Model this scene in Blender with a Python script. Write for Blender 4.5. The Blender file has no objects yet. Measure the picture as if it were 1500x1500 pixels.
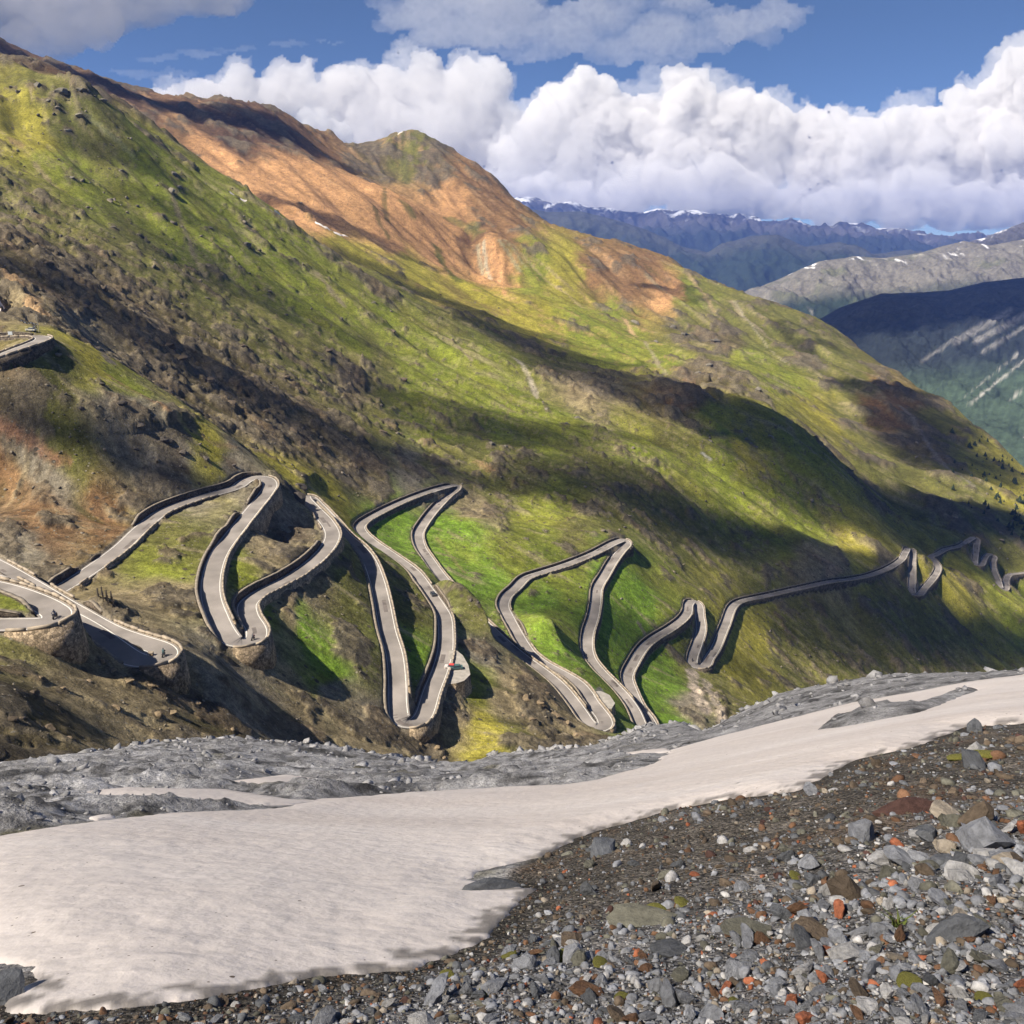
import bpy, math, random
import numpy as np
from mathutils import Vector

# ------------------------------------------------------------------ camera, world, sun, exposure
scene = bpy.context.scene
C = scene.collection
FPX = 1299.0                      # focal length in pixels of the 1500 px photograph (60 degree lens)
PITCH = math.radians(16.7)
CP, SP = math.cos(PITCH), math.sin(PITCH)
SUN_EL = math.radians(48.0)
SUN_AZ = math.radians(-118.0)
SUN = np.array([math.sin(SUN_AZ)*math.cos(SUN_EL), math.cos(SUN_AZ)*math.cos(SUN_EL), math.sin(SUN_EL)])

cam_data = bpy.data.cameras.new('camera')
cam_data.sensor_width = 36.0
cam_data.lens = 36.0*FPX/1500.0
cam_data.clip_start = 0.1
cam_data.clip_end = 120000.0
cam = bpy.data.objects.new('camera', cam_data)
cam.location = (0, 0, 0)
cam.rotation_euler = (math.radians(90)-PITCH, 0, 0)
C.objects.link(cam)
scene.camera = cam

world = bpy.data.worlds.new('World')
scene.world = world
world.use_nodes = True
wn = world.node_tree.nodes
wl = world.node_tree.links
bg = wn['Background']
sky = wn.new('ShaderNodeTexSky')
sky.sky_type = 'NISHITA'
sky.sun_disc = False
sky.sun_elevation = SUN_EL
sky.sun_rotation = SUN_AZ
sky.altitude = 2700
sky.air_density = 0.65
sky.dust_density = 0.0
sky.ozone_density = 4.5
wl.new(sky.outputs['Color'], bg.inputs['Color'])
bg.inputs['Strength'].default_value = 0.052

sun_data = bpy.data.lights.new('sun', 'SUN')
sun_data.energy = 5.0
sun_data.angle = math.radians(0.53)
sun_data.color = (1.0, 0.91, 0.76)
sun = bpy.data.objects.new('sun', sun_data)
sun.rotation_euler = Vector((-SUN[0], -SUN[1], -SUN[2])).to_track_quat('-Z', 'Y').to_euler()
sun.location = (-200, -50, 160)
C.objects.link(sun)

scene.view_settings.view_transform = 'Standard'
scene.view_settings.look = 'None'
scene.view_settings.gamma = 1.0
scene.view_settings.exposure = 1.04
scene.view_settings.use_curve_mapping = False
scene.render.engine = 'CYCLES'
cy = scene.cycles
cy.use_denoising = True
cy.max_bounces = 14
cy.diffuse_bounces = 3
cy.glossy_bounces = 1
cy.transmission_bounces = 1
cy.volume_bounces = 14
cy.transparent_max_bounces = 12
cy.use_adaptive_sampling = True
cy.adaptive_threshold = 0.02

rng = np.random.default_rng(11)
random.seed(11)

# ------------------------------------------------------------------ helpers
def ratio(v):
    """height per unit of optical depth for photo row v"""
    return -SP-(np.asarray(v, float)-750.0)/FPX*CP

def px(u, v, d):
    """point at optical depth d behind photo pixel (u, v)"""
    u = np.asarray(u, float); v = np.asarray(v, float); d = np.asarray(d, float)
    X = (u-750.0)/FPX; Y = (v-750.0)/FPX
    return np.stack([X*d, (CP-Y*SP)*d, (-SP-Y*CP)*d], -1)

def smooth(a, b, x):
    t = np.clip((x-a)/(b-a), 0, 1)
    return t*t*(3-2*t)

def hash2(ix, iy, seed):
    h = (ix.astype(np.int64)*374761393 + iy.astype(np.int64)*668265263 + seed*974634777) & 0xffffffff
    h = ((h ^ (h >> 13))*1274126177) & 0xffffffff
    return (h ^ (h >> 16)) & 0xffff

GRAD = np.stack([np.cos(np.arange(256)/256*2*np.pi), np.sin(np.arange(256)/256*2*np.pi)], -1)

def perlin(x, y, seed=0):
    x = np.asarray(x, float); y = np.asarray(y, float)
    ix = np.floor(x); iy = np.floor(y)
    fx = x-ix; fy = y-iy
    u = fx*fx*fx*(fx*(fx*6-15)+10); v = fy*fy*fy*(fy*(fy*6-15)+10)
    def g(dx, dy):
        h = hash2(ix+dx, iy+dy, seed) & 255
        gr = GRAD[h]
        return gr[..., 0]*(fx-dx)+gr[..., 1]*(fy-dy)
    a = g(0, 0); b = g(1, 0); c = g(0, 1); d = g(1, 1)
    return 1.5*((a+(b-a)*u)+((c+(d-c)*u)-(a+(b-a)*u))*v)

def fbm(x, y, octaves=4, seed=0, gain=0.5, ridged=False):
    s = 0.0; amp = 1.0; tot = 0.0
    for o in range(octaves):
        n = perlin(x*2.03**o+o*17.3, y*2.03**o-o*9.1, seed+o)
        if ridged:
            n = 1-2*np.abs(n)
        s = s+amp*n; tot += amp; amp *= gain
    return s/tot

def mesh_object(name, verts, faces, material=None, parent=None, smooth_shade=False, colors=None, extra=None):
    me = bpy.data.meshes.new(name)
    verts = np.asarray(verts, np.float32)
    if isinstance(faces, np.ndarray):
        n, k = faces.shape
        me.vertices.add(len(verts)); me.vertices.foreach_set('co', verts.ravel())
        me.loops.add(n*k); me.loops.foreach_set('vertex_index', faces.astype(np.int32).ravel())
        me.polygons.add(n)
        me.polygons.foreach_set('loop_start', np.arange(0, n*k, k, dtype=np.int32))
        me.update(calc_edges=True)
    else:
        me.from_pydata([tuple(map(float, v)) for v in verts], [], faces)
    if smooth_shade:
        me.polygons.foreach_set('use_smooth', np.ones(len(me.polygons), bool))
    if colors is not None:
        at = me.color_attributes.new('Col', 'FLOAT_COLOR', 'POINT')
        c4 = np.ones((len(verts), 4), np.float32); c4[:, :3] = colors
        at.data.foreach_set('color', c4.ravel())
    if extra:
        for k_, arr in extra.items():
            at = me.attributes.new(k_, 'FLOAT', 'POINT')
            at.data.foreach_set('value', np.asarray(arr, np.float32))
    me.validate()
    if material is not None:
        me.materials.append(material)
    ob = bpy.data.objects.new(name, me)
    if parent is not None:
        ob.parent = parent
    C.objects.link(ob)
    return ob

def grid_faces(nr, nc, keep=None):
    i = np.arange(nr*nc).reshape(nr, nc)
    f = np.stack([i[:-1, :-1], i[:-1, 1:], i[1:, 1:], i[1:, :-1]], -1).reshape(-1, 4)
    if keep is not None:
        f = f[keep.reshape(-1)]
    return f

def compact(verts, faces, *arrs):
    used = np.unique(faces)
    m = -np.ones(len(verts), np.int64); m[used] = np.arange(len(used))
    return (verts[used], m[faces]) + tuple(a[used] for a in arrs)

def tag(o, label=None, cat=None, group=None, kind=None):
    if label: o['label'] = label
    if cat: o['category'] = cat
    if group: o['group'] = group
    if kind: o['kind'] = kind
    return o

def structure(o):
    o['kind'] = 'structure'
    return o

def empty(name, loc=(0, 0, 0), rz=0.0):
    o = bpy.data.objects.new(name, None)
    o.location = tuple(float(c) for c in loc); o.rotation_euler = (0, 0, rz)
    o.empty_display_size = 0.5
    C.objects.link(o)
    return o

# ------------------------------------------------------------------ materials
def new_mat(name):
    m = bpy.data.materials.new(name); m.use_nodes = True
    nt = m.node_tree
    return m, nt, nt.nodes, nt.links, nt.nodes['Principled BSDF']

def mat_plain(name, col, rough=0.9, noise=0.0, scale=1.0, bump=0.0, bscale=None, metallic=0.0, spec=0.3):
    m, nt, N, L, p = new_mat(name)
    p.inputs['Roughness'].default_value = rough
    p.inputs['Metallic'].default_value = metallic
    p.inputs['Specular IOR Level'].default_value = spec
    p.inputs['Base Color'].default_value = (*col, 1)
    tc = N.new('ShaderNodeTexCoord')
    if noise:
        t = N.new('ShaderNodeTexNoise'); t.inputs['Scale'].default_value = scale; t.inputs['Detail'].default_value = 5
        L.new(tc.outputs['Object'], t.inputs['Vector'])
        r = N.new('ShaderNodeMapRange')
        r.inputs['From Min'].default_value = 0.3; r.inputs['From Max'].default_value = 0.7
        r.inputs['To Min'].default_value = 1-noise; r.inputs['To Max'].default_value = 1+noise
        L.new(t.outputs['Fac'], r.inputs['Value'])
        mx = N.new('ShaderNodeMix'); mx.data_type = 'RGBA'; mx.blend_type = 'MULTIPLY'
        mx.inputs['Factor'].default_value = 1.0
        mx.inputs[6].default_value = (*col, 1)
        L.new(r.outputs['Result'], mx.inputs[7])
        L.new(mx.outputs[2], p.inputs['Base Color'])
    if bump:
        t2 = N.new('ShaderNodeTexNoise'); t2.inputs['Scale'].default_value = bscale or scale; t2.inputs['Detail'].default_value = 6
        L.new(tc.outputs['Object'], t2.inputs['Vector'])
        b = N.new('ShaderNodeBump'); b.inputs['Strength'].default_value = 0.8; b.inputs['Distance'].default_value = bump
        L.new(t2.outputs['Fac'], b.inputs['Height']); L.new(b.outputs['Normal'], p.inputs['Normal'])
    return m

def mat_terrain(name, scales, bump, bscale, rough=0.95, spec=0.15, specks=()):
    """vertex colour 'Col' times octaves of noise (scale, amount), optional scattered stones, with a noise bump"""
    m, nt, N, L, p = new_mat(name)
    p.inputs['Roughness'].default_value = rough
    p.inputs['Specular IOR Level'].default_value = spec
    a = N.new('ShaderNodeAttribute'); a.attribute_name = 'Col'
    tc = N.new('ShaderNodeTexCoord')
    cur = a.outputs['Color']
    for s, amount in scales:
        t = N.new('ShaderNodeTexNoise'); t.inputs['Scale'].default_value = s; t.inputs['Detail'].default_value = 4
        t.inputs['Roughness'].default_value = 0.65
        L.new(tc.outputs['Object'], t.inputs['Vector'])
        r = N.new('ShaderNodeMapRange')
        r.inputs['From Min'].default_value = 0.3; r.inputs['From Max'].default_value = 0.7
        r.inputs['To Min'].default_value = 1-amount; r.inputs['To Max'].default_value = 1+amount
        L.new(t.outputs['Fac'], r.inputs['Value'])
        mx = N.new('ShaderNodeMix'); mx.data_type = 'RGBA'; mx.blend_type = 'MULTIPLY'; mx.inputs['Factor'].default_value = 1.0
        L.new(cur, mx.inputs[6]); L.new(r.outputs['Result'], mx.inputs[7])
        cur = mx.outputs[2]
    for (s, size, share, colr) in specks:
        v = N.new('ShaderNodeTexVoronoi'); v.inputs['Scale'].default_value = s
        L.new(tc.outputs['Object'], v.inputs['Vector'])
        sc = N.new('ShaderNodeSeparateColor'); L.new(v.outputs['Color'], sc.inputs['Color'])
        ex = N.new('ShaderNodeMath'); ex.operation = 'LESS_THAN'; ex.inputs[1].default_value = share; L.new(sc.outputs[0], ex.inputs[0])
        ds = N.new('ShaderNodeMapRange'); ds.inputs['From Min'].default_value = size; ds.inputs['From Max'].default_value = size*.6; L.new(v.outputs['Distance'], ds.inputs['Value'])
        mu = N.new('ShaderNodeMath'); mu.operation = 'MULTIPLY'; L.new(ex.outputs[0], mu.inputs[0]); L.new(ds.outputs['Result'], mu.inputs[1])
        mx = N.new('ShaderNodeMix'); mx.data_type = 'RGBA'; L.new(mu.outputs[0], mx.inputs['Factor']); L.new(cur, mx.inputs[6]); mx.inputs[7].default_value = (*colr, 1)
        cur = mx.outputs[2]
    L.new(cur, p.inputs['Base Color'])
    t2 = N.new('ShaderNodeTexNoise'); t2.inputs['Scale'].default_value = bscale; t2.inputs['Detail'].default_value = 6
    t2.inputs['Roughness'].default_value = 0.7
    L.new(tc.outputs['Object'], t2.inputs['Vector'])
    b = N.new('ShaderNodeBump'); b.inputs['Strength'].default_value = 0.9; b.inputs['Distance'].default_value = bump
    L.new(t2.outputs['Fac'], b.inputs['Height']); L.new(b.outputs['Normal'], p.inputs['Normal'])
    return m

def mat_masonry(name, col, scale, var=.5, joint=.45, bump=.12):
    """irregular stones: cell tones, dark joints, relief"""
    m, nt, N, L, p = new_mat(name)
    p.inputs['Roughness'].default_value = .95; p.inputs['Specular IOR Level'].default_value = .15
    tc = N.new('ShaderNodeTexCoord')
    v = N.new('ShaderNodeTexVoronoi'); v.inputs['Scale'].default_value = scale; v.inputs['Randomness'].default_value = .85
    L.new(tc.outputs['Object'], v.inputs['Vector'])
    e = N.new('ShaderNodeTexVoronoi'); e.feature = 'DISTANCE_TO_EDGE'; e.inputs['Scale'].default_value = scale; e.inputs['Randomness'].default_value = .85
    L.new(tc.outputs['Object'], e.inputs['Vector'])
    sx = N.new('ShaderNodeSeparateColor'); L.new(v.outputs['Color'], sx.inputs['Color'])
    r = N.new('ShaderNodeMapRange'); r.inputs['To Min'].default_value = 1-var; r.inputs['To Max'].default_value = 1+var
    L.new(sx.outputs[0], r.inputs['Value'])
    j = N.new('ShaderNodeMapRange'); j.inputs['From Max'].default_value = .12; j.inputs['To Min'].default_value = 1-joint; j.inputs['To Max'].default_value = 1.0
    L.new(e.outputs['Distance'], j.inputs['Value'])
    mu = N.new('ShaderNodeMath'); mu.operation = 'MULTIPLY'; L.new(r.outputs['Result'], mu.inputs[0]); L.new(j.outputs['Result'], mu.inputs[1])
    t = N.new('ShaderNodeTexNoise'); t.inputs['Scale'].default_value = .35; t.inputs['Detail'].default_value = 5; L.new(tc.outputs['Object'], t.inputs['Vector'])
    r2 = N.new('ShaderNodeMapRange'); r2.inputs['From Min'].default_value = .3; r2.inputs['From Max'].default_value = .7; r2.inputs['To Min'].default_value = .6; r2.inputs['To Max'].default_value = 1.35
    L.new(t.outputs['Fac'], r2.inputs['Value'])
    mu2 = N.new('ShaderNodeMath'); mu2.operation = 'MULTIPLY'; L.new(mu.outputs[0], mu2.inputs[0]); L.new(r2.outputs['Result'], mu2.inputs[1])
    x = N.new('ShaderNodeMix'); x.data_type = 'RGBA'; x.blend_type = 'MULTIPLY'; x.inputs['Factor'].default_value = 1; x.inputs[6].default_value = (*col, 1)
    L.new(mu2.outputs[0], x.inputs[7]); L.new(x.outputs[2], p.inputs['Base Color'])
    b = N.new('ShaderNodeBump'); b.inputs['Strength'].default_value = .8; b.inputs['Distance'].default_value = bump
    L.new(j.outputs['Result'], b.inputs['Height']); L.new(b.outputs['Normal'], p.inputs['Normal'])
    return m
# ------------------------------------------------------------------ the pass road: photo points with their heights
def road_line(pts, step=1.0, smooth_n=5):
    """pts: (u, v, z or None); z filled by linear interpolation along the list; returns a 3-D polyline resampled at step"""
    u = np.array([p[0] for p in pts], float); v = np.array([p[1] for p in pts], float)
    k = np.arange(len(pts))
    known = np.array([len(p) > 2 for p in pts])
    zk = np.array([p[2] for p in pts if len(p) > 2], float)
    z = np.interp(k, k[known], zk)
    P = px(u, v, z/ratio(v))
    # centripetal Catmull-Rom
    Q = np.vstack([2*P[0]-P[1], P, 2*P[-1]-P[-2]])
    out = []
    for i in range(1, len(Q)-2):
        p0, p1, p2, p3 = Q[i-1], Q[i], Q[i+1], Q[i+2]
        t0 = 0.0
        t1 = t0+max(np.linalg.norm(p1-p0), 1e-6)**0.5
        t2 = t1+max(np.linalg.norm(p2-p1), 1e-6)**0.5
        t3 = t2+max(np.linalg.norm(p3-p2), 1e-6)**0.5
        t = np.linspace(t1, t2, 24, endpoint=False)[:, None]
        A1 = (t1-t)/(t1-t0)*p0+(t-t0)/(t1-t0)*p1
        A2 = (t2-t)/(t2-t1)*p1+(t-t1)/(t2-t1)*p2
        A3 = (t3-t)/(t3-t2)*p2+(t-t2)/(t3-t2)*p3
        B1 = (t2-t)/(t2-t0)*A1+(t-t0)/(t2-t0)*A2
        B2 = (t3-t)/(t3-t1)*A2+(t-t1)/(t3-t1)*A3
        out.append((t2-t)/(t2-t1)*B1+(t-t1)/(t2-t1)*B2)
    out = np.vstack(out+[P[-1:]])
    s = np.concatenate([[0], np.cumsum(np.linalg.norm(np.diff(out[:, :2], axis=0), axis=1))])
    n = max(int(s[-1]/step), 2)
    ss = np.linspace(0, s[-1], n)
    R = np.stack([np.interp(ss, s, out[:, j]) for j in range(3)], -1)
    if smooth_n > 1:
        ker = np.ones(smooth_n)/smooth_n
        h = smooth_n//2
        for j in range(3):
            pad = np.concatenate([np.full(h, R[0, j]), R[:, j], np.full(h, R[-1, j])])
            sm = np.convolve(pad, ker, 'valid')
            R[h:-h, j] = sm[h:-h]
        zz = R[:, 2]
        ker = np.ones(15)/15
        pad = np.concatenate([np.full(7, zz[0]), zz, np.full(7, zz[-1])])
        R[:, 2] = np.convolve(pad, ker, 'valid')
    return R

ROAD_UPPER = [(-70, 552, -43.0), (0, 520, -36.8), (40, 506, -34.6), (62, 497, -33.8), (52, 492.5), (20, 493), (0, 494, -34.6), (-70, 498, -35.0)]
ROAD_BASTION = [(-80, 846, -67.5), (0, 862, -67.3), (45, 877, -66.9), (74, 891, -66.5), (85, 902, -66.3), (72, 911, -66.2), (35, 914.5, -66.1), (0, 915, -66), (-80, 917, -65.5)]
ROAD_PIER = [(-60, 838, -76.5), (0, 852, -77.2), (60, 885, -77.6), (110, 910, -77.9), (145, 931, -78.3), (172, 951, -79), (198, 966.5, -79.6), (222, 969, -79.9),
             (241, 962, -80.2), (236, 951, -80.8), (200, 938, -81.3), (165, 926, -82), (110, 896, -82.9), (40, 854, -83.6), (0, 831, -84.2), (-60, 800, -85)]
ROAD_MAIN = [(30, 895, -87), (60, 879, -87.6), (80, 868, -88), (105, 853), (140, 830), (180, 800), (205, 776), (240, 749), (290, 730), (345, 714, -88.5), (360, 704),
             (375, 699), (389, 701, -89.0), (396, 711), (390, 722), (369, 748), (345, 778), (321, 811), (310, 844), (309, 874, -93.5), (319, 904), (330, 926),
             (342, 939), (357, 943, -96.5), (372, 938), (376, 924), (364, 902), (363, 884, -98.5), (384, 868), (420, 850), (456, 826, -102), (480, 801), (487, 783, -103.5),
             (477, 763), (460, 745, -105.6), (446, 729, -107.5), (450, 726, -109.5), (467, 742, -112.5), (487, 763, -114), (507, 786), (527, 803, -115.2), (541, 822), (552, 850), (560, 883, -118.6),
             (568, 925), (578, 960), (582, 1000, -125), (583, 1035), (588, 1056), (603, 1062, -129), (618, 1052), (632, 1013, -130.8), (645, 980), (652, 953), (653, 927, -133),
             (651, 904), (644, 891), (625, 863, -135.5), (607, 839), (587, 823), (564, 807), (545, 794), (531, 781), (527, 773, -141), (533, 765), (553, 753), (573, 743), (613, 726, -145),
             (650, 714), (668, 711, -148), (668, 717), (657, 726), (638, 745, -151.8), (621, 767), (613, 782, -153.5), (616, 801), (629, 821), (641, 838), (653, 853, -155.7), (690, 895),
             (721, 925, -157.5), (743, 945), (769, 966), (795, 985, -159.5), (818, 1004), (837, 1026), (851, 1045), (862, 1060), (874, 1067, -162), (886, 1063), (885, 1053, -163), (877, 1042), (866, 1028),
             (856, 1012), (844, 1000), (821, 986), (797, 973, -166), (778, 959), (766, 943), (755, 924), (745, 905), (737.5, 888, -169), (742, 874), (755, 862), (770, 847, -170.5), (794, 839),
             (831, 827), (868, 812), (903, 794, -177), (914, 791, -178), (918, 797, -178.8), (908, 809), (897, 824), (886, 843), (875, 862, -182), (873, 881), (869, 904), (862, 926), (860, 945, -186), (864, 964),
             (878, 983), (897, 1002), (912, 1018), (927, 1038, -190), (942, 1068), (950, 1078, -194), (955, 1070), (950, 1055, -197), (937, 1038), (925, 1012), (919, 992, -202), (928, 971), (944, 947),
             (959, 935, -207), (982, 921), (999, 908), (1007, 897, -212), (1009, 885), (1015, 880, -214), (1022, 886), (1025, 904), (1027, 921, -219), (1022, 942), (1015, 963), (1015, 973, -222), (1024, 977),
             (1033, 975, -224), (1038, 965), (1048, 950), (1056, 931, -228), (1063, 914), (1073, 889, -232), (1086, 881), (1127, 872), (1167, 863), (1215, 852.5, -250), (1247, 848.5), (1273, 843), (1300, 833, -267),
             (1319, 821), (1327, 808), (1331, 802.5, -275), (1335.5, 806), (1336, 822), (1336, 850), (1336.5, 866, -284), (1340, 871.5), (1346, 871.5, -287), (1353, 863), (1362, 853), (1371, 841), (1374, 831, -294),
             (1369, 822), (1363, 816, -300), (1371, 812.5), (1386, 804.5), (1405, 800), (1422, 790, -315), (1428, 787.5), (1431, 791), (1430, 800, -319), (1429, 813), (1429.5, 826, -324), (1434, 829), (1438, 827, -327),
             (1441, 820), (1445, 814), (1451, 812, -334), (1456, 816), (1454, 824, -338), (1457, 838), (1463, 852), (1467, 862, -346), (1471, 864.5), (1474, 861, -349), (1474, 850), (1479, 842.5, -354), (1500, 839.5, -359), (1560, 833, -372)]
roads = {'upper': road_line(ROAD_UPPER), 'bastion': road_line(ROAD_BASTION), 'pier': road_line(ROAD_PIER), 'main': road_line(ROAD_MAIN)}

# ------------------------------------------------------------------ hillside: control points (u, v, optical depth)
CTRL = [
 # spur with the upper bends
 (0, 600, 320), (0, 560, 325), (0, 700, 300), (0, 760, 272), (60, 800, 262), (150, 700, 303), (150, 750, 296), (200, 690, 320), (150, 600, 319), (100, 560, 326), (250, 700, 324), (-80, 700, 290), (-80, 600, 310),
 (300, 655, 341), (350, 668, 356), (410, 694, 372), (432, 716, 392), (250, 612, 341), (150, 545, 352), (100, 505, 352), (60, 478, 362), (20, 468, 385), (0, 440, 405), (-80, 450, 395),
 (150, 515, 435), (250, 585, 440), (350, 645, 450), (430, 695, 455), (70, 450, 420),
 (250, 830, 262), (230, 900, 225), (160, 870, 215), (420, 900, 262), (440, 960, 250), (500, 900, 283), (540, 970, 262), (440, 780, 345), (400, 800, 322), (300, 950, 212),
 # ground below the walls of the bends
 (60, 962, 158), (112, 975, 165), (140, 968, 170), (0, 965, 152), (265, 1027, 183), (240, 1010, 175), (302, 1000, 186), (322, 975, 196), (200, 1000, 169), (345, 985, 219), (300, 1045, 180), (404, 968, 234), (425, 945, 246),
 (660, 1082, 258), (625, 1112, 246), (590, 1095, 236), (560, 1070, 240), (690, 1040, 277), (932, 822, 556), (684, 735, 563),
 (0, 1000, 134), (0, 1080, 112), (70, 1040, 132), (100, 1090, 120), (150, 1030, 154), (170, 1090, 143), (220, 1080, 155), (320, 1085, 166), (420, 1085, 202), (500, 1090, 216), (700, 1115, 246), (800, 1075, 282), (740, 1060, 272),
 (-80, 980, 130), (-80, 1090, 100),
 (830, 1085, 285), (900, 1092, 292), (980, 1085, 372), (1000, 1060, 405), (1035, 1030, 440), (1100, 1000, 520), (1200, 980, 600), (1350, 960, 700), (1500, 950, 830), (1600, 945, 900),
 (655, 855, 366), (690, 886, 352), (718, 916, 346), (735, 945, 340), (770, 985, 326), (800, 1015, 312), (690, 960, 312), (600, 850, 372), (540, 800, 420),
 # green face behind
 (470, 700, 470), (520, 725, 500), (450, 600, 560), (450, 500, 690), (450, 400, 830), (300, 500, 560), (300, 400, 690), (300, 320, 790), (150, 450, 500), (150, 300, 690), (100, 220, 745), (0, 330, 520), (0, 400, 440), (0, 250, 640),
 (-80, 300, 560), (-80, 150, 740), (600, 600, 690), (600, 520, 815), (600, 660, 600), (700, 650, 650), (700, 580, 770), (760, 760, 560), (700, 760, 520), (840, 760, 570), (800, 720, 605), (800, 650, 705), (800, 900, 408), (820, 930, 400),
 # its crest
 (-80, 110, 800), (0, 128, 780), (70, 128, 800), (130, 132, 815), (200, 190, 850), (300, 262, 885), (430, 332, 940), (520, 398, 975), (600, 432, 985), (700, 500, 935), (790, 556, 895),
 # second green spur on the right
 (900, 720, 635), (900, 650, 730), (870, 600, 830), (960, 572, 930), (1040, 578, 960), (1100, 592, 955), (1180, 640, 935), (1230, 692, 905), (1300, 770, 880), (1000, 700, 725), (1000, 800, 622), (1100, 700, 800), (1100, 800, 695), (1200, 780, 775),
 (960, 860, 545), (940, 900, 500), (1150, 930, 610), (1250, 900, 690), (1300, 920, 690), (1400, 900, 800), (1450, 880, 880),
 # hollow behind the crests
 (40, 115, 1120), (180, 160, 1100), (350, 300, 1180), (440, 345, 1200), (520, 395, 1220), (620, 440, 1230), (700, 470, 1210), (750, 495, 1180), (850, 545, 1140), (930, 558, 1180), (1010, 560, 1190),
 (1100, 570, 1160), (1190, 630, 1120), (1250, 680, 1080), (1310, 740, 1040),
 # far face
 (350, 300, 1300), (480, 345, 1340), (650, 430, 1400), (500, 280, 1580), (300, 230, 1480), (150, 150, 1500), (0, 100, 1420),
 (600, 300, 1720), (700, 400, 1700), (780, 430, 1600), (850, 440, 1680), (950, 480, 1580), (1000, 520, 1420), (900, 520, 1380), (1100, 500, 1640), (1100, 545, 1330), (1200, 600, 1330), (1250, 600, 1400), (1300, 680, 1200), (1400, 740, 1100), (1400, 690, 1230), (1480, 760, 1120),
 (730, 355, 1750), (690, 340, 1800),
 # skyline
 (-80, 25, 1640), (0, 60, 1640), (60, 92, 1680), (130, 112, 1720), (200, 133, 1760), (260, 142, 1800), (330, 150, 1850), (390, 155, 1880), (425, 172, 1900), (458, 203, 1930), (472, 208, 1960), (487, 194, 2010), (503, 211, 2040), (540, 208, 2120), (575, 198, 2170), (620, 192, 2200), (655, 212, 2190), (720, 262, 2170),
 (770, 310, 2160), (830, 348, 2140), (900, 362, 2120), (975, 378, 2080), (1040, 418, 2060), (1090, 432, 2040), (1150, 455, 2000), (1200, 470, 1960), (1250, 508, 1880), (1300, 545, 1790), (1350, 578, 1690), (1400, 608, 1600), (1440, 634, 1520), (1500, 688, 1400), (1580, 760, 1250),
 (560, 260, 1950), (640, 260, 1980), (480, 240, 1780),
]
cp = np.array(CTRL, float)
cpw = px(cp[:, 0], cp[:, 1], cp[:, 2])
# ground behind the skyline falls away
behind = []
for (u, v, d) in CTRL:
    if d >= 1400 and (u, v) in [(-80, 25), (0, 60), (130, 112), (260, 142), (390, 155), (500, 215), (620, 192), (720, 262), (830, 348), (975, 378), (1090, 432), (1200, 470), (1300, 545), (1400, 608), (1500, 688), (1580, 760)]:
        w = px(u, v, d)
        dirn = w[:2]/np.linalg.norm(w[:2])
        for k, (far, drop) in enumerate(((260, 120), (900, 600))):
            behind.append([w[0]+dirn[0]*far, w[1]+dirn[1]*far, w[2]-drop])
near = [[-160, 60, -75], [-60, 70, -85], [0, 80, -100], [80, 90, -125], [150, 160, -175], [250, 300, -250], [420, 420, -330], [620, 520, -400], [-300, 150, -40], [-420, 300, 10], [-700, 700, 140], [900, 800, -440]]
rd = np.vstack([roads['upper'][::14], roads['bastion'][::10], roads['pier'][::10], roads['main'][::14]])
PTS = np.vstack([cpw, np.array(behind), np.array(near), rd])
KS = 300.0
def _phi(r2):
    return 0.5*r2*np.log(r2+1e-9)
def tps_fit(P, lam):
    n = len(P); X = P[:, :2]/KS
    r2 = ((X[:, None]-X[None])**2).sum(-1)
    A = np.zeros((n+3, n+3))
    # looser fit far away, tight near the roads
    dist = np.linalg.norm(P[:, :2], axis=1)
    A[:n, :n] = _phi(r2)+np.diag(lam*(dist/400.0)**1.0)
    A[:n, n] = 1; A[:n, n+1:] = X
    A[n, :n] = 1; A[n+1:, :n] = X.T
    b = np.concatenate([P[:, 2], np.zeros(3)])
    return X, np.linalg.solve(A, b)
TX, TW = tps_fit(PTS, 0.0006)
def base_height(x, y):
    x = np.asarray(x, float).ravel()/KS; y = np.asarray(y, float).ravel()/KS
    out = np.empty(len(x))
    n = len(TX)
    for a in range(0, len(x), 20000):
        xx = x[a:a+20000]; yy = y[a:a+20000]
        r2 = (xx[:, None]-TX[None, :, 0])**2+(yy[:, None]-TX[None, :, 1])**2
        out[a:a+20000] = _phi(r2)@TW[:n]+TW[n]+TW[n+1]*xx+TW[n+2]*yy
    return out

# terrain sampled once on a polar grid; used by everything that stands on it
AZ = np.concatenate([np.linspace(-46, -33, 24, endpoint=False), np.linspace(-33, 33, 610), np.linspace(33, 46, 25)[1:]])*np.pi/180
def rows(*segs):
    r = []
    for a, b, st in segs:
        r.append(np.arange(a, b, st))
    return np.concatenate(r+[[segs[-1][1]]])
RR = rows((84, 150, 1.5), (150, 330, 0.65), (330, 620, 1.4), (620, 1100, 3.2), (1100, 2300, 7.8), (2300, 2800, 40))
NR, NC = len(RR), len(AZ)
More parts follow.
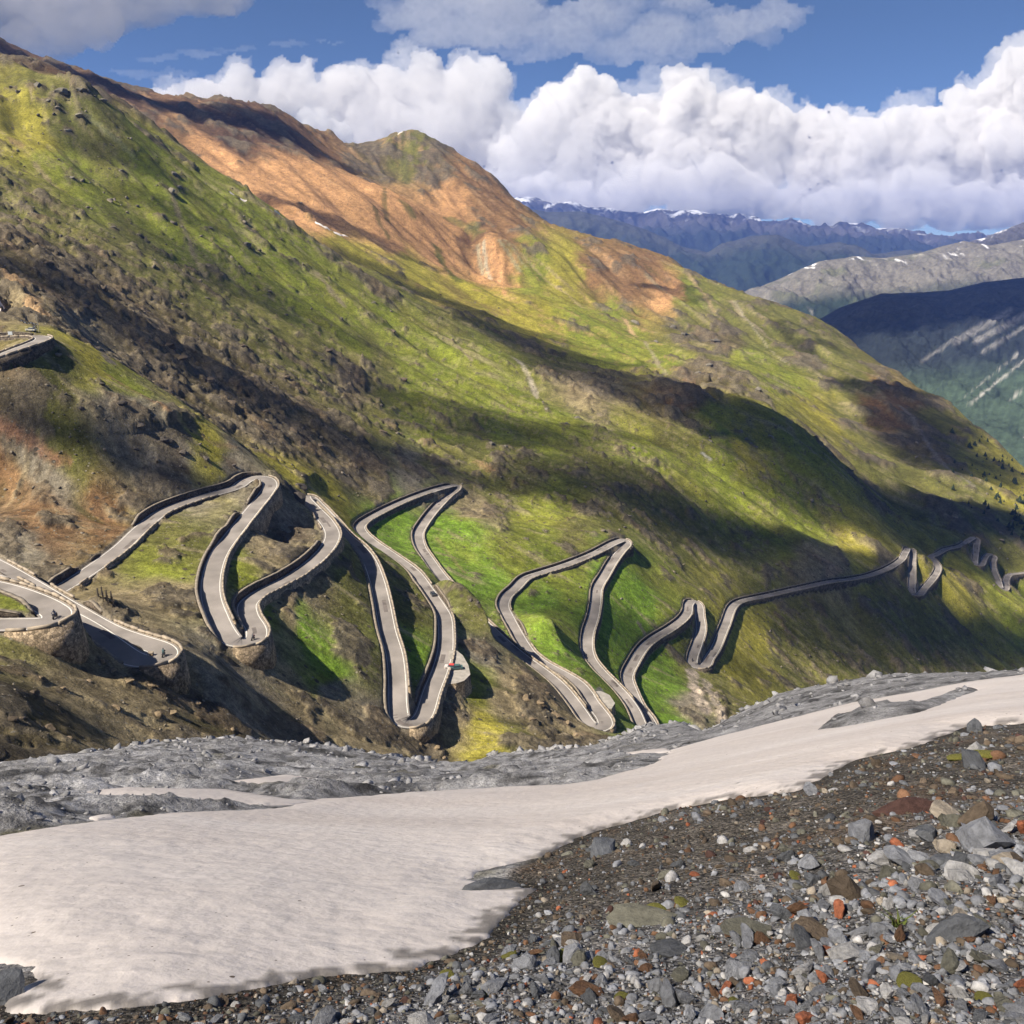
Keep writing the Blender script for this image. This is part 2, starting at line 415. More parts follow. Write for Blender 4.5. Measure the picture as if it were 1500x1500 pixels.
# smooth base on a coarser polar grid, then bicubic-like upsampling
azc = np.linspace(AZ[0], AZ[-1], 261)
rc = np.exp(np.linspace(math.log(RR[0]), math.log(RR[-1]), 300))
gx = np.sin(azc)[None, :]*rc[:, None]; gy = np.cos(azc)[None, :]*rc[:, None]
zc = base_height(gx, gy).reshape(gx.shape)
def polar_lookup(grid, x, y):
    r = np.hypot(x, y); a = np.arctan2(x, y)
    fi = np.clip((np.log(np.maximum(r, 1.0))-math.log(rc[0]))/(math.log(rc[-1])-math.log(rc[0]))*(len(rc)-1), 0, len(rc)-1.001)
    fj = np.clip((a-azc[0])/(azc[-1]-azc[0])*(len(azc)-1), 0, len(azc)-1.001)
    i = fi.astype(int); j = fj.astype(int); fi = fi-i; fj = fj-j
    return (grid[i, j]*(1-fi)*(1-fj)+grid[i+1, j]*fi*(1-fj)+grid[i, j+1]*(1-fi)*fj+grid[i+1, j+1]*fi*fj)
def base_z(x, y):
    return polar_lookup(zc, np.asarray(x, float), np.asarray(y, float))
def cast(u, v, dmin=120.0, dmax=2600.0, n=700):
    """first hit of photo rays on the smooth hillside"""
    u = np.atleast_1d(np.asarray(u, float)); v = np.atleast_1d(np.asarray(v, float))
    d = np.exp(np.linspace(math.log(dmin), math.log(dmax), n))
    P = px(u[:, None], v[:, None], d[None, :])
    below = P[..., 2] < base_z(P[..., 0], P[..., 1])
    hit = below.any(1)
    k = np.where(hit, below.argmax(1), n-1)
    out = P[np.arange(len(u)), k]
    out[:, 2] = base_z(out[:, 0], out[:, 1])
    return out, hit
# ------------------------------------------------------------------ what grows and lies where on the hillside
CLS = {'g': ((.152, .172, .024), .22), 'y': ((.250, .222, .036), .18), 'o': ((.110, .108, .030), .36), 'r': ((.105, .084, .044), .58), 'b': ((.074, .044, .028), .46),
       'O': ((.405, .225, .105), .08), 't': ((.215, .172, .100), .42), 's': ((.170, .148, .112), .40), 'k': ((.165, .095, .046), .34), 'G': ((.118, .195, .020), .03)}
SAMPLES = [
 (0, 620, 'k'), (60, 700, 's'), (50, 760, 'k'), (150, 760, 'k'), (120, 640, 'o'), (200, 620, 's'), (250, 680, 's'), (330, 662, 's'), (100, 560, 'o'), (20, 560, 'o'), (150, 538, 'y'), (120, 480, 's'), (20, 440, 't'), (0, 820, 's'),
 (250, 790, 'o'), (240, 860, 't'), (200, 880, 't'), (240, 830, 'g'), (400, 780, 's'), (420, 815, 't'), (350, 850, 'g'), (450, 930, 'G'), (480, 980, 'G'), (430, 900, 't'), (470, 870, 't'), (510, 870, 'o'), (620, 960, 'G'), (600, 900, 'o'), (560, 840, 'o'), (540, 950, 'o'),
 (60, 960, 't'), (20, 895, 'g'), (150, 1000, 't'), (200, 1050, 't'), (300, 1060, 'r'), (400, 1030, 's'), (450, 1040, 't'), (500, 1060, 't'), (560, 1090, 't'), (620, 1090, 'r'), (700, 1075, 'y'), (760, 1090, 'o'), (740, 1010, 't'), (700, 950, 's'), (790, 1040, 'r'), (830, 1070, 't'), (690, 995, 'g'), (700, 905, 'o'),
 (30, 1060, 'r'), (90, 1080, 'r'), (370, 990, 's'), (480, 1005, 'g'), (300, 1010, 's'), (250, 1000, 't'), (350, 1050, 's'), (100, 1000, 't'), (560, 1060, 's'), (500, 1030, 's'), (520, 1090, 't'), (660, 1040, 't'),
 (580, 770, 'G'), (570, 790, 'G'), (650, 775, 'G'), (680, 790, 'G'), (700, 830, 'G'), (720, 740, 'o'), (690, 750, 't'), (760, 800, 'g'), (800, 880, 'G'), (820, 840, 'g'), (850, 780, 'o'), (900, 880, 'G'), (930, 860, 'G'), (960, 900, 'g'), (880, 1000, 'G'), (960, 1000, 'G'), (990, 1060, 'G'), (1020, 1040, 's'), (1050, 1020, 'o'), (1080, 960, 'y'), (1100, 930, 'y'), (1150, 960, 'o'), (1200, 930, 'o'), (1300, 930, 'o'), (1400, 920, 'o'), (1500, 900, 'g'),
 (830, 970, 'G'), (1400, 870, 'y'), (1300, 860, 'o'), (1260, 815, 'y'), (1210, 825, 't'), (980, 950, 'o'),
 (0, 300, 'o'), (30, 350, 'r'), (80, 330, 'o'), (50, 400, 'r'), (100, 430, 'r'), (150, 420, 'r'), (200, 480, 'r'), (250, 530, 'r'), (300, 560, 'r'), (350, 590, 'r'), (400, 620, 'r'), (450, 640, 'r'), (520, 680, 'r'), (600, 690, 's'), (180, 560, 'g'), (300, 630, 'y'), (400, 685, 'y'), (470, 720, 'y'),
 (100, 250, 'g'), (50, 200, 'y'), (150, 200, 'o'), (200, 250, 'g'), (80, 150, 'o'), (250, 330, 'g'), (200, 370, 'o'), (300, 420, 'o'), (350, 370, 'g'), (300, 300, 'g'), (400, 370, 'g'), (450, 430, 'g'), (400, 500, 'o'), (450, 530, 'o'), (500, 480, 'g'), (550, 520, 'o'), (600, 560, 'g'), (560, 620, 'o'), (520, 560, 'r'), (620, 620, 'g'), (560, 450, 'g'), (650, 520, 'g'), (700, 560, 'g'), (750, 620, 'g'), (700, 650, 'o'), (650, 670, 'o'), (760, 700, 'o'), (820, 640, 'g'), (850, 680, 'o'), (800, 760, 'g'),
 (560, 420, 'o'), (650, 470, 'o'), (750, 500, 'o'), (830, 540, 'o'), (860, 570, 't'), (620, 405, 'y'), (700, 430, 'y'), (780, 460, 'y'), (850, 480, 'g'), (900, 500, 'g'), (950, 530, 'g'),
 (300, 220, 'O'), (350, 260, 'O'), (420, 260, 'O'), (500, 270, 'O'), (560, 290, 'O'), (600, 330, 'O'), (640, 370, 'O'), (560, 340, 'O'), (480, 310, 'O'), (430, 310, 'O'), (660, 300, 'O'), (720, 300, 'k'), (750, 340, 'k'), (690, 260, 'k'), (640, 240, 'r'), (540, 230, 'r'), (600, 215, 'o'), (460, 225, 'k'), (700, 350, 'k'), (720, 400, 'O'), (530, 380, 'y'), (590, 390, 'y'),
 (0, 80, 'b'), (100, 118, 'b'), (200, 150, 'b'), (300, 180, 'b'), (380, 180, 'b'), (420, 205, 'b'), (250, 190, 'k'), (350, 200, 'b'), (170, 150, 'b'),
 (780, 400, 'g'), (830, 400, 'y'), (880, 400, 'k'), (950, 395, 'k'), (980, 430, 'O'), (920, 420, 'k'), (1010, 430, 'g'), (1060, 450, 'o'), (1100, 460, 'o'), (1000, 480, 'o'), (1060, 500, 'r'), (1030, 550, 'r'), (900, 460, 'g'), (1100, 530, 'g'), (1150, 500, 'o'), (1200, 520, 'o'), (1150, 560, 'g'), (1200, 600, 'y'), (1250, 620, 'o'), (1250, 560, 'o'), (1300, 600, 'k'), (1350, 640, 'r'), (1300, 680, 'o'), (1400, 700, 'o'), (1380, 620, 'o'), (1440, 680, 'y'), (1480, 720, 'y'), (1420, 760, 'o'), (1450, 780, 'o'),
 (1000, 620, 'o'), (1000, 600, 'k'), (1050, 640, 'g'), (1100, 650, 'y'), (1150, 700, 'g'), (1050, 700, 'g'), (1100, 750, 'g'), (1180, 760, 'g'), (950, 660, 'g'), (950, 720, 'o'), (1000, 780, 'o'), (1100, 830, 'o'), (900, 760, 'o'),
]
sp, _hit = cast([s[0] for s in SAMPLES], [s[1] for s in SAMPLES])
def lp(x, y):
    return np.stack([np.arctan2(x, y)*3.0, np.log(np.hypot(x, y))], -1)
slp = lp(sp[:, 0], sp[:, 1])
sval = np.array([list(CLS[s[2]][0])+[CLS[s[2]][1]] for s in SAMPLES])
glp = lp(gx.ravel(), gy.ravel())
biome = np.empty((len(glp), 4))
for a in range(0, len(glp), 8000):
    d2 = ((glp[a:a+8000, None]-slp[None])**2).sum(-1)
    w = 1/(d2+2e-4)**2.2
    biome[a:a+8000] = w@sval/w.sum(1)[:, None]
biome = biome.reshape(gx.shape+(4,))

# pale scree runs, fans, paths, bare patches: (photo points, half width in photo px, albedo, strength)
STREAKS = [
 ([(255, 300), (275, 350), (290, 385), (303, 412)], 4, (.24, .20, .12), .8), ([(465, 402), (485, 430), (505, 452)], 5, (.22, .18, .12), .8), ([(650, 492), (670, 510), (690, 535)], 4, (.26, .21, .13), .8),
 ([(748, 530), (765, 548), (792, 584)], 5, (.34, .30, .22), .9), ([(735, 640), (745, 600), (752, 575)], 1.5, (.2, .16, .08), .6),
 ([(700, 362), (703, 385), (708, 405)], 3, (.32, .29, .20), .7), ([(708, 362), (712, 392), (718, 412)], 3, (.36, .33, .25), .75), ([(722, 362), (728, 395), (740, 430)], 3.5, (.42, .23, .11), .8), ([(730, 358), (745, 378), (762, 402)], 2.5, (.26, .26, .17), .6), ([(738, 356), (755, 374), (772, 398)], 2, (.28, .27, .18), .5),
 ([(745, 355), (790, 400), (830, 435), (860, 455)], 3, (.33, .26, .13), .8), ([(775, 370), (805, 400), (840, 430)], 2.5, (.30, .24, .12), .7), ([(845, 385), (880, 410), (900, 435)], 3, (.35, .22, .11), .7),
 ([(915, 466), (922, 476), (930, 488)], 4, (.40, .28, .14), .9), ([(945, 500), (960, 525), (975, 552)], 3, (.27, .23, .15), .7), ([(1005, 560), (1030, 580), (1040, 590)], 3, (.25, .2, .14), .6),
 ([(1010, 405), (1030, 430), (1045, 455)], 4, (.34, .25, .14), .7), ([(1070, 440), (1095, 470), (1120, 485)], 4, (.3, .24, .16), .7), ([(1075, 440), (1110, 490), (1150, 530)], 2, (.3, .27, .2), .6),
 ([(1320, 600), (1350, 640), (1380, 680), (1425, 720)], 4, (.22, .19, .16), .75), ([(1105, 560), (1130, 600), (1160, 640)], 8, (.2, .17, .11), .6), ([(1120, 620), (1150, 680), (1200, 740), (1230, 780)], 6, (.21, .17, .08), .5),
 ([(1095, 640), (1130, 700), (1165, 750)], 5, (.22, .18, .09), .5), ([(1200, 815), (1225, 830), (1215, 845)], 10, (.30, .21, .13), .8), ([(1015, 984), (1020, 1020), (1035, 1045)], 11, (.36, .30, .235), 1.0), ([(1035, 1000), (1055, 1050), (1062, 1075)], 10, (.31, .26, .20), .95),
 ([(935, 915), (945, 930)], 6, (.22, .19, .13), .9), ([(950, 800), (1000, 850), (1055, 880)], 2.5, (.21, .17, .10), .8), ([(880, 1010), (870, 1020)], 6, (.2, .19, .16), .9), ([(640, 790), (660, 815), (680, 840)], 4, (.2, .17, .07), .6), ([(600, 790), (640, 830), (650, 845)], 2.5, (.2, .17, .09), .7),
 ([(770, 900), (810, 930), (850, 965)], 2, (.2, .17, .1), .7), ([(410, 880), (450, 915), (500, 960)], 2.5, (.24, .2, .12), .6), ([(440, 875), (480, 910), (520, 940)], 2.5, (.24, .2, .12), .6), ([(425, 905), (470, 950)], 2.5, (.24, .2, .12), .5),
 ([(10, 400), (40, 430), (60, 470)], 12, (.33, .22, .12), .85), ([(90, 470), (130, 500), (160, 530)], 9, (.17, .14, .12), .8), ([(160, 550), (200, 575), (250, 610)], 5, (.28, .17, .09), .7), ([(260, 610), (310, 640), (355, 660)], 4, (.25, .17, .1), .6),
 ([(0, 630), (40, 650), (90, 680)], 10, (.23, .12, .07), .7), ([(690, 735), (700, 690), (712, 668)], 1.5, (.25, .2, .1), .7), ([(700, 680), (720, 690)], 7, (.26, .17, .09), .7), ([(1050, 530), (1080, 575), (1100, 620)], 6, (.2, .17, .11), .5),
 ([(560, 255), (563, 290), (568, 330)], 4, (.10, .09, .03), .7), ([(590, 195), (592, 240), (597, 270)], 5, (.09, .09, .03), .8), ([(545, 300), (555, 330), (570, 350)], 4, (.10, .09, .03), .7), ([(640, 365), (660, 400), (672, 415)], 9, (.09, .10, .02), .8), ([(590, 300), (605, 320)], 8, (.09, .10, .03), .7),
 ([(660, 320), (690, 330), (700, 345)], 12, (.1, .1, .03), .7), ([(680, 350), (720, 345)], 9, (.11, .06, .035), .8), ([(1380, 756), (1400, 762)], 2.5, (.34, .26, .17), .9), ([(1463, 868), (1475, 874)], 4, (.40, .24, .15), .95), ([(1030, 662), (1040, 668)], 4, (.36, .35, .33), .8),
 ([(120, 165), (170, 215), (200, 240)], 5, (.17, .18, .10), .5), ([(440, 300), (455, 330)], 5, (.12, .1, .04), .4), ([(20, 210), (30, 215)], 7, (.26, .17, .1), .8), ([(50, 238), (70, 255), (110, 290)], 4, (.28, .22, .13), .7),
]
def seg_dist(X, Y, Z, P):
    """3-D distance to a polyline, and arc fraction"""
    best = np.full(X.shape, 1e9)
    for a, b in zip(P[:-1], P[1:]):
        ab = b-a; L2 = (ab**2).sum()+1e-9
        t = np.clip(((X-a[0])*ab[0]+(Y-a[1])*ab[1]+(Z-a[2])*ab[2])/L2, 0, 1)
        d = np.sqrt((X-a[0]-t*ab[0])**2+(Y-a[1]-t*ab[1])**2+(Z-a[2]-t*ab[2])**2)
        best = np.minimum(best, d)
    return best

CRAG_SETS = [
 ('grey', 'craggy grey tor on the green crest below the brown skyline', 'tors on the green crest', [(18, 124, 16), (55, 130, 22), (90, 132, 24), (122, 134, 22), (84, 160, 14), (118, 172, 16), (100, 190, 15), (70, 148, 14)]),
 ('grey', 'small grey outcrop breaking through the sunlit upper turf', 'outcrops on the upper turf', [(105, 263, 14), (180, 258, 14), (255, 252, 14), (362, 364, 20), (352, 396, 14), (430, 380, 14), (250, 288, 22), (262, 276, 14), (310, 345, 12), (240, 325, 18), (205, 346, 14), (290, 226, 12), (230, 200, 12), (440, 300, 9), (165, 330, 14), (395, 430, 12), (330, 320, 9), (548, 440, 11), (500, 470, 11)]),
 ('brown', 'dark brown outcrop in the rocky band across the green face', 'outcrops in the rocky band', [(40, 355, 22), (30, 330, 20), (70, 400, 24), (105, 425, 22), (150, 430, 24), (120, 455, 22), (200, 490, 26), (250, 520, 28), (270, 545, 28), (230, 560, 20), (310, 570, 26), (340, 600, 24), (390, 610, 26), (430, 640, 26), (470, 660, 22), (520, 690, 22), (560, 640, 16), (590, 560, 18), (610, 540, 16), (575, 500, 16), (480, 520, 16), (470, 560, 18), (360, 520, 18), (390, 480, 16), (420, 560, 20)]),
 ('grey', 'weathered grey crag on the far green slope below the tawny ridge', 'crags on the far slope', [(985, 480, 24), (1003, 492, 22), (1048, 498, 30), (1075, 515, 26), (1038, 540, 22), (1058, 556, 18), (1020, 552, 18), (930, 470, 18), (1110, 580, 20), (960, 500, 14)]),
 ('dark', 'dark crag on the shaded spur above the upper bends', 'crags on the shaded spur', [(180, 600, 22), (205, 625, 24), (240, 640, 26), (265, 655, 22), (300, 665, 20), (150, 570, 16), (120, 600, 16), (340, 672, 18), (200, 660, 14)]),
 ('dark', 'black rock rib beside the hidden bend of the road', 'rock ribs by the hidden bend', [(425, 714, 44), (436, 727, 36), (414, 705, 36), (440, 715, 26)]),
 ('tan', 'tawny broken crag below the long bend of the road', 'crags below the long bend', [(770, 1030, 30), (790, 1040, 34), (812, 1052, 30), (780, 1060, 26), (830, 1062, 22), (800, 1020, 22), (845, 1080, 20), (765, 1050, 18)]),
 ('tan', 'buff rock buttress under the lowest hairpin wall', 'rocks under the lowest hairpin', [(628, 1088, 26), (640, 1100, 22), (615, 1098, 20), (650, 1112, 18)]),
 ('dark', 'dark rock in the gully line across the lower green slope', 'rocks in the gully line', [(690, 897, 12), (700, 905, 14), (712, 915, 12), (675, 880, 10), (722, 921, 9)]),
 ('tan', 'pale broken rock on the bank below the round bastion', 'rocks below the bastion', [(165, 985, 22), (190, 1000, 26), (220, 1010, 20), (150, 970, 16), (130, 1000, 18), (250, 1045, 26), (230, 1050, 24), (290, 1040, 20), (90, 1010, 16), (60, 1000, 16), (170, 1040, 18), (340, 1070, 18), (110, 950, 10)]),
 ('brown', 'brown rock face in the dim gully beside the limestone', 'rocks in the dim gully', [(30, 1050, 28), (70, 1060, 26), (20, 1080, 26), (100, 1075, 22), (50, 1020, 22)]),
 ('grey', 'scattered grey rock on the green shoulder above the lower bends', 'rocks on the green shoulder', [(1040, 640, 14), (1100, 645, 14), (1130, 640, 12), (1085, 630, 16), (1120, 700, 10), (870, 640, 14), (830, 620, 16), (845, 610, 18), (800, 600, 14), (740, 660, 18), (720, 655, 16), (695, 640, 14), (770, 790, 10), (800, 780, 10), (640, 560, 12)]),
]
CRAG_PX = [p for s in CRAG_SETS for p in s[3]]
# ------------------------------------------------------------------ hillside surface
VX = np.sin(AZ)[None, :]*RR[:, None]; VY = np.cos(AZ)[None, :]*RR[:, None]
VZ = base_z(VX, VY)
Rv = np.broadcast_to(RR[:, None], VX.shape)
gdx = base_z(VX+6, VY)-base_z(VX-6, VY); gdy = base_z(VX, VY+6)-base_z(VX, VY-6)
slope = np.hypot(gdx, gdy)/12.0
fall = np.arctan2(-gdy, -gdx)          # downhill heading
def streak_noise(lam, stretch, seed):
    """noise drawn out along the fall line"""
    tot = 0; wsum = 0
    for k in range(6):
        th = k*math.pi/6
        w = np.maximum(0, np.cos(2*(fall-th)))**4
        c = math.cos(th); s = math.sin(th)
        al = (VX*c+VY*s)/(lam*stretch); ac = (-VX*s+VY*c)/lam
        tot = tot+w*fbm(ac, al, 3, seed+k*7, 0.55); wsum = wsum+w
    return tot/np.maximum(wsum, 1e-3)
wfar = smooth(550, 1000, Rv)
# how far from the road: big ribs and crags keep clear of it
rsub = np.vstack([R_[::8] for R_ in roads.values()])[:, :2].astype(np.float32)
PROX = np.full(VX.shape, 200.0, np.float32)
for i_ in range(0, int((RR < 1180).sum()), 12):
    bx_ = VX[i_:i_+12].astype(np.float32); by_ = VY[i_:i_+12].astype(np.float32)
    PROX[i_:i_+12] = np.sqrt(((bx_[..., None]-rsub[:, 0])**2+(by_[..., None]-rsub[:, 1])**2).min(-1))
PW = smooth(14, 60, PROX)
wx = fbm(VX/60, VY/60, 4, 5, .6)*22; wy = fbm(VX/60, VY/60, 4, 6, .6)*22
bm = np.stack([polar_lookup(biome[..., k], VX+wx*(0.6+Rv/900), VY+wy*(0.6+Rv/900)) for k in range(4)], -1)
col = bm[..., :3].copy(); rockd = bm[..., 3]
st_near = streak_noise(7.0, 9.0, 31); st_mid = streak_noise(28.0, 6.5, 32)
st = st_near*(1-wfar)+st_mid*wfar
n18 = fbm(VX/20, VY/20, 5, 41, 0.58); n60 = fbm(VX/70, VY/70, 5, 42, 0.58); n5 = fbm(VX/4.5, VY/4.5, 4, 43, 0.6)*(1-smooth(500, 900, Rv))
nr = (n18*(1-wfar)+n60*wfar)
st_thin = streak_noise(4.6, 14.0, 35)*(1-smooth(650, 950, Rv))+streak_noise(11.0, 9.0, 36)*smooth(650, 950, Rv)*(1-smooth(1500, 2200, Rv))
rk = smooth(0.44, 0.56, nr*0.95+0.30*st+rockd)         # 1 where bedrock stands out of the turf
rk0 = rk.copy()
# crags that can be pointed at: bedrock standing clear of the turf
CRAGZ = np.zeros(VX.shape); crag_n = fbm(VX/5.5, VY/5.5, 4, 55, .6, True)
for (u_, v_, s_) in CRAG_PX:
    Pc = cast([u_], [v_])[0][0]; dc_ = math.hypot(Pc[0], Pc[1]); Rc = s_*dc_/FPX*.75
    mk = (np.abs(VX-Pc[0]) < Rc*2.2) & (np.abs(VY-Pc[1]) < Rc*2.8)
    q_ = np.where(mk)
    if len(q_[0]) == 0: continue
    wob = fbm(VX[q_]/(Rc*.8), VY[q_]/(Rc*.8), 4, 56)
    dd_ = np.hypot((VX[q_]-Pc[0])/Rc, (VY[q_]-Pc[1])/(Rc*1.35))+.95*wob+.3*crag_n[q_]
    w_ = 1-smooth(.35, 1.0, dd_)
    rel = fbm(VX[q_]/(Rc*.45), VY[q_]/(Rc*.45), 4, 57, .6, True)
    w_ = w_*smooth(-.35, .15, rel+.4*crag_n[q_])
    rk[q_] = np.maximum(rk[q_], w_)
    CRAGZ[q_] = np.maximum(CRAGZ[q_], w_*np.minimum(Rc, 9)*(.05+.20*np.maximum(rel, 0)+.12*np.maximum(crag_n[q_], 0)))
VZ = VZ+CRAGZ
_fd = 1-smooth(1000, 1200, Rv); rid_n = fbm(VX/9, VY/9, 4, 51, 0.55, True)*_fd; rid_f = fbm(VX/32, VY/32, 4, 52, 0.55, True); rid_s = fbm(VX/3.0, VY/3.0, 3, 53, 0.55, True)*(1-smooth(450, 700, Rv))
VZ = VZ+st_thin*(.5+.7*wfar)*PW+n60*3.2*smooth(250, 900, Rv)+n18*0.9*(1-0.3*wfar)+st_near*(0.5+.7*PW)*(1-wfar)+st_mid*(3.2*PW*(1-wfar)+3.4*wfar)+streak_noise(75.0, 4.5, 33)*19.0*wfar+streak_noise(34.0, 5.0, 34)*9.5*PW*smooth(300, 480, Rv)
VZ = VZ+rk0*((0.3+1.0*rid_n+0.35*rid_s+PW*(.3+1.9*rid_n+.5*rid_s))*(1-wfar)*smooth(100, 260, Rv)**.5+(0.9+4.6*rid_f+1.9*rid_n+.5*rid_s)*wfar)*np.clip(1.15-slope*.5, .4, 1.0)
n9 = fbm(VX/9, VY/9, 4, 44, .6)
rk2 = smooth(.40, .52, n9+.42*rockd+.12*st-.02)*smooth(280, 380, Rv)*PW*(1-smooth(950, 1150, Rv))
rid9 = fbm(VX/3.6, VY/3.6, 3, 58, .6, True)
VZ = VZ+rk2*(.4+1.5*rid9)*(1+.8*wfar)
rk = np.maximum(rk, rk2)
VZ = VZ+n5*0.16*(1-wfar)
# colours: turf tones, bedrock, scree runs
tone = (1+0.34*fbm(VX/33, VY/33, 4, 61)+0.45*n5*(1-wfar)+0.26*n18+.30*st+.55*st_thin)
warm = np.clip(fbm(VX/45, VY/45, 4, 62)*1.6, -1, 1)[..., None]
isgrass = np.clip((col[..., 1]/np.maximum(col[..., 0], 1e-3)-0.85)*3.0, 0, 1)[..., None]
col = col*np.clip(tone, .45, 1.7)[..., None]
col = col*(1-isgrass*np.maximum(warm, 0)*0.55)+isgrass*np.maximum(warm, 0)*0.55*np.array([.215, .185, .042])
col = col*(1-isgrass*np.maximum(-warm, 0)*0.35)+isgrass*np.maximum(-warm, 0)*0.35*np.array([.085, .130, .018])
bare = smooth(0.15, 0.44, st*.85+.45*st_thin+0.25*n18+rockd*0.35-0.05)[..., None]*0.70
# thin erosion lines running straight down the slope
rill = (1-smooth(.012, .055, np.abs(st)))*smooth(.02, .25, n60+.3*rockd)*(1-smooth(1400, 1900, Rv))
rill2 = (1-smooth(.02, .07, np.abs(st_thin)))*smooth(.05, .25, n18+.2*rockd)*smooth(260, 340, Rv)*(1-smooth(900, 1100, Rv))
rill = np.clip(np.maximum(rill, .8*rill2), 0, 1)*(.35+.65*PW)
VZ = VZ-rill*(.5+.9*wfar)
bare = np.maximum(bare, .62*rill[..., None])
scree_c = np.where((VY > 1150)[..., None] & (VX < 250)[..., None], np.array([.30, .19, .10]), np.array([.225, .185, .112]))
col = col*(1-bare)+scree_c*bare*np.clip(1+0.4*n5, .6, 1.5)[..., None]
dark_st = smooth(.16, .45, -st+.2*n18)[..., None]*.5
col = col*(1-dark_st)+np.where((VY > 1150)[..., None] & (VX < 250)[..., None], np.array([.15, .095, .05]), np.array([.075, .075, .022]))*dark_st
rock_c = np.array([.135, .112, .080])*(0.75+0.45*fbm(VX/14, VY/14, 3, 71)+0.30*n5)[..., None]
rock_c = np.clip(rock_c+np.maximum(fbm(VX/25, VY/25, 3, 72), 0)[..., None]*np.array([.07, .032, .005]), .02, .4)
brown = smooth(0.02, 0.2, (col[..., 0]-col[..., 1]*1.25))[..., None]
rock_c = rock_c*(1-brown*.8)+np.array([.085, .052, .032])*(brown*.8)
col = col*(1-0.88*rk[..., None])+rock_c*0.88*rk[..., None]
for pts, hw, c, s in STREAKS:
    P, hit = cast([p[0] for p in pts], [p[1] for p in pts])
    dm = np.hypot(P[:, 0], P[:, 1]).mean()
    hwm = hw*dm*1.03/FPX
    pad = hwm*3
    mk = (VX > P[:, 0].min()-pad) & (VX < P[:, 0].max()+pad) & (VY > P[:, 1].min()-pad*2) & (VY < P[:, 1].max()+pad*2)
    if not mk.any():
        continue
    ii = np.where(mk)
    d = seg_dist(VX[ii], VY[ii], base_z(VX[ii], VY[ii]), P)
    lam = hwm*1.6
    edge = d/hwm+0.8*fbm(VX[ii]/lam, VY[ii]/lam, 3, 81)+0.5*st[ii]
    m_ = (1-smooth(0.55, 1.25, edge))*s*np.clip(1+1.2*n5[ii]+0.8*n18[ii], .3, 1.15)
    col[ii] = col[ii]*(1-m_[:, None])+np.array(c)*(0.9+0.3*n5[ii])[:, None]*m_[:, None]

# ------------------------------------------------------------------ the road benches cut into it
from mathutils.kdtree import KDTree
HW = 2.95
allr = np.vstack(list(roads.values()))
tang = np.vstack([np.gradient(R[:, :2], axis=0) for R in roads.values()])
tang /= np.linalg.norm(tang, axis=1)[:, None]+1e-9
kd = KDTree(len(allr))
for i, p in enumerate(allr):
    kd.insert((p[0], p[1], 0.0), i)
kd.balance()
# the rib that hides part of the road behind the long hairpin
Pr = px(np.array([648., 672, 690, 706, 722]), np.array([862., 884, 898, 912, 930]), np.array([358., 354, 351, 348, 345]))
q_ = np.where((np.abs(VX+15) < 60) & (np.abs(VY-330) < 60))
Pr[:, 2] = 0
VZ[q_] += 6.0*np.exp(-(seg_dist(VX[q_], VY[q_], VX[q_]*0, Pr)/8.0)**2)
VZ0 = VZ.copy()
def bench(X, Y, Z):
    """height of the ground beside the road: level under it, walls limited to what masonry holds"""
    out = Z.copy(); near_ = np.full(Z.shape, 99.0)
    for q in range(len(X)):
        co, i, d = kd.find((X[q], Y[q], 0.0))
        if d > 26:
            continue
        near_[q] = d
        hr = allr[i, 2]-0.32
        e = max(d-HW-0.55, 0.0)
        t1 = min(e/0.55, 1.0)
        hi = hr+2.6*t1+0.95*max(e-0.55, 0)
        lo = hr-11*min(e/0.9, 1.0)-2.0*max(e-0.9, 0)
        out[q] = min(max(Z[q], lo), hi)
    return out, near_
cand = np.zeros(VX.shape, bool)
# mark cells near the road with a coarse raster
ras = set()
for p in allr[::3]:
    a_, b_ = int(p[0]//16), int(p[1]//16)
    for dx in (-2, -1, 0, 1, 2):
        for dy in (-2, -1, 0, 1, 2):
            ras.add((a_+dx)*100000+(b_+dy))
cand = np.isin((np.floor(VX/16)*100000+np.floor(VY/16)).astype(np.int64), np.array(list(ras)))
ii = np.where(cand)
newz, nd = bench(VX[ii].tolist(), VY[ii].tolist(), VZ[ii])
VZ[ii] = newz
NEAR = np.full(VX.shape, 99.0); NEAR[ii] = nd
verge = (1-smooth(HW+0.6, HW+1.8, NEAR))[..., None]
col = col*(1-verge)+np.array([.17, .145, .11])*verge
m_hill = mat_terrain('alpine turf and rock', ((2.4, .25), (.6, .40), (.14, .34)), 0.7, 0.7, specks=((.30, .30, .16, (.075, .062, .045)), (.85, .34, .10, (.20, .18, .14))))
hill = structure(mesh_object('hillside', np.stack([VX, VY, VZ], -1).reshape(-1, 3), grid_faces(NR, NC), m_hill, smooth_shade=True, colors=np.clip(col, .01, .6).reshape(-1, 3)))

LOGR = RR
def ground_z(x, y):
    """final hillside height (bilinear on the mesh grid)"""
    x = np.asarray(x, float); y = np.asarray(y, float)
    r = np.hypot(x, y); a = np.arctan2(x, y)
    fi = np.clip(np.interp(r, RR, np.arange(NR)), 0, NR-1.001); fj = np.clip(np.interp(a, AZ, np.arange(NC)), 0, NC-1.001)
    i = fi.astype(int); j = fj.astype(int); fi = fi-i; fj = fj-j
    return VZ[i, j]*(1-fi)*(1-fj)+VZ[i+1, j]*fi*(1-fj)+VZ[i, j+1]*(1-fi)*fj+VZ[i+1, j+1]*fi*fj
def land(u, v):
    """photo pixel -> point on the finished hillside"""
    P, hit = cast(u, v)
    P[:, 2] = ground_z(P[:, 0], P[:, 1])
    return P
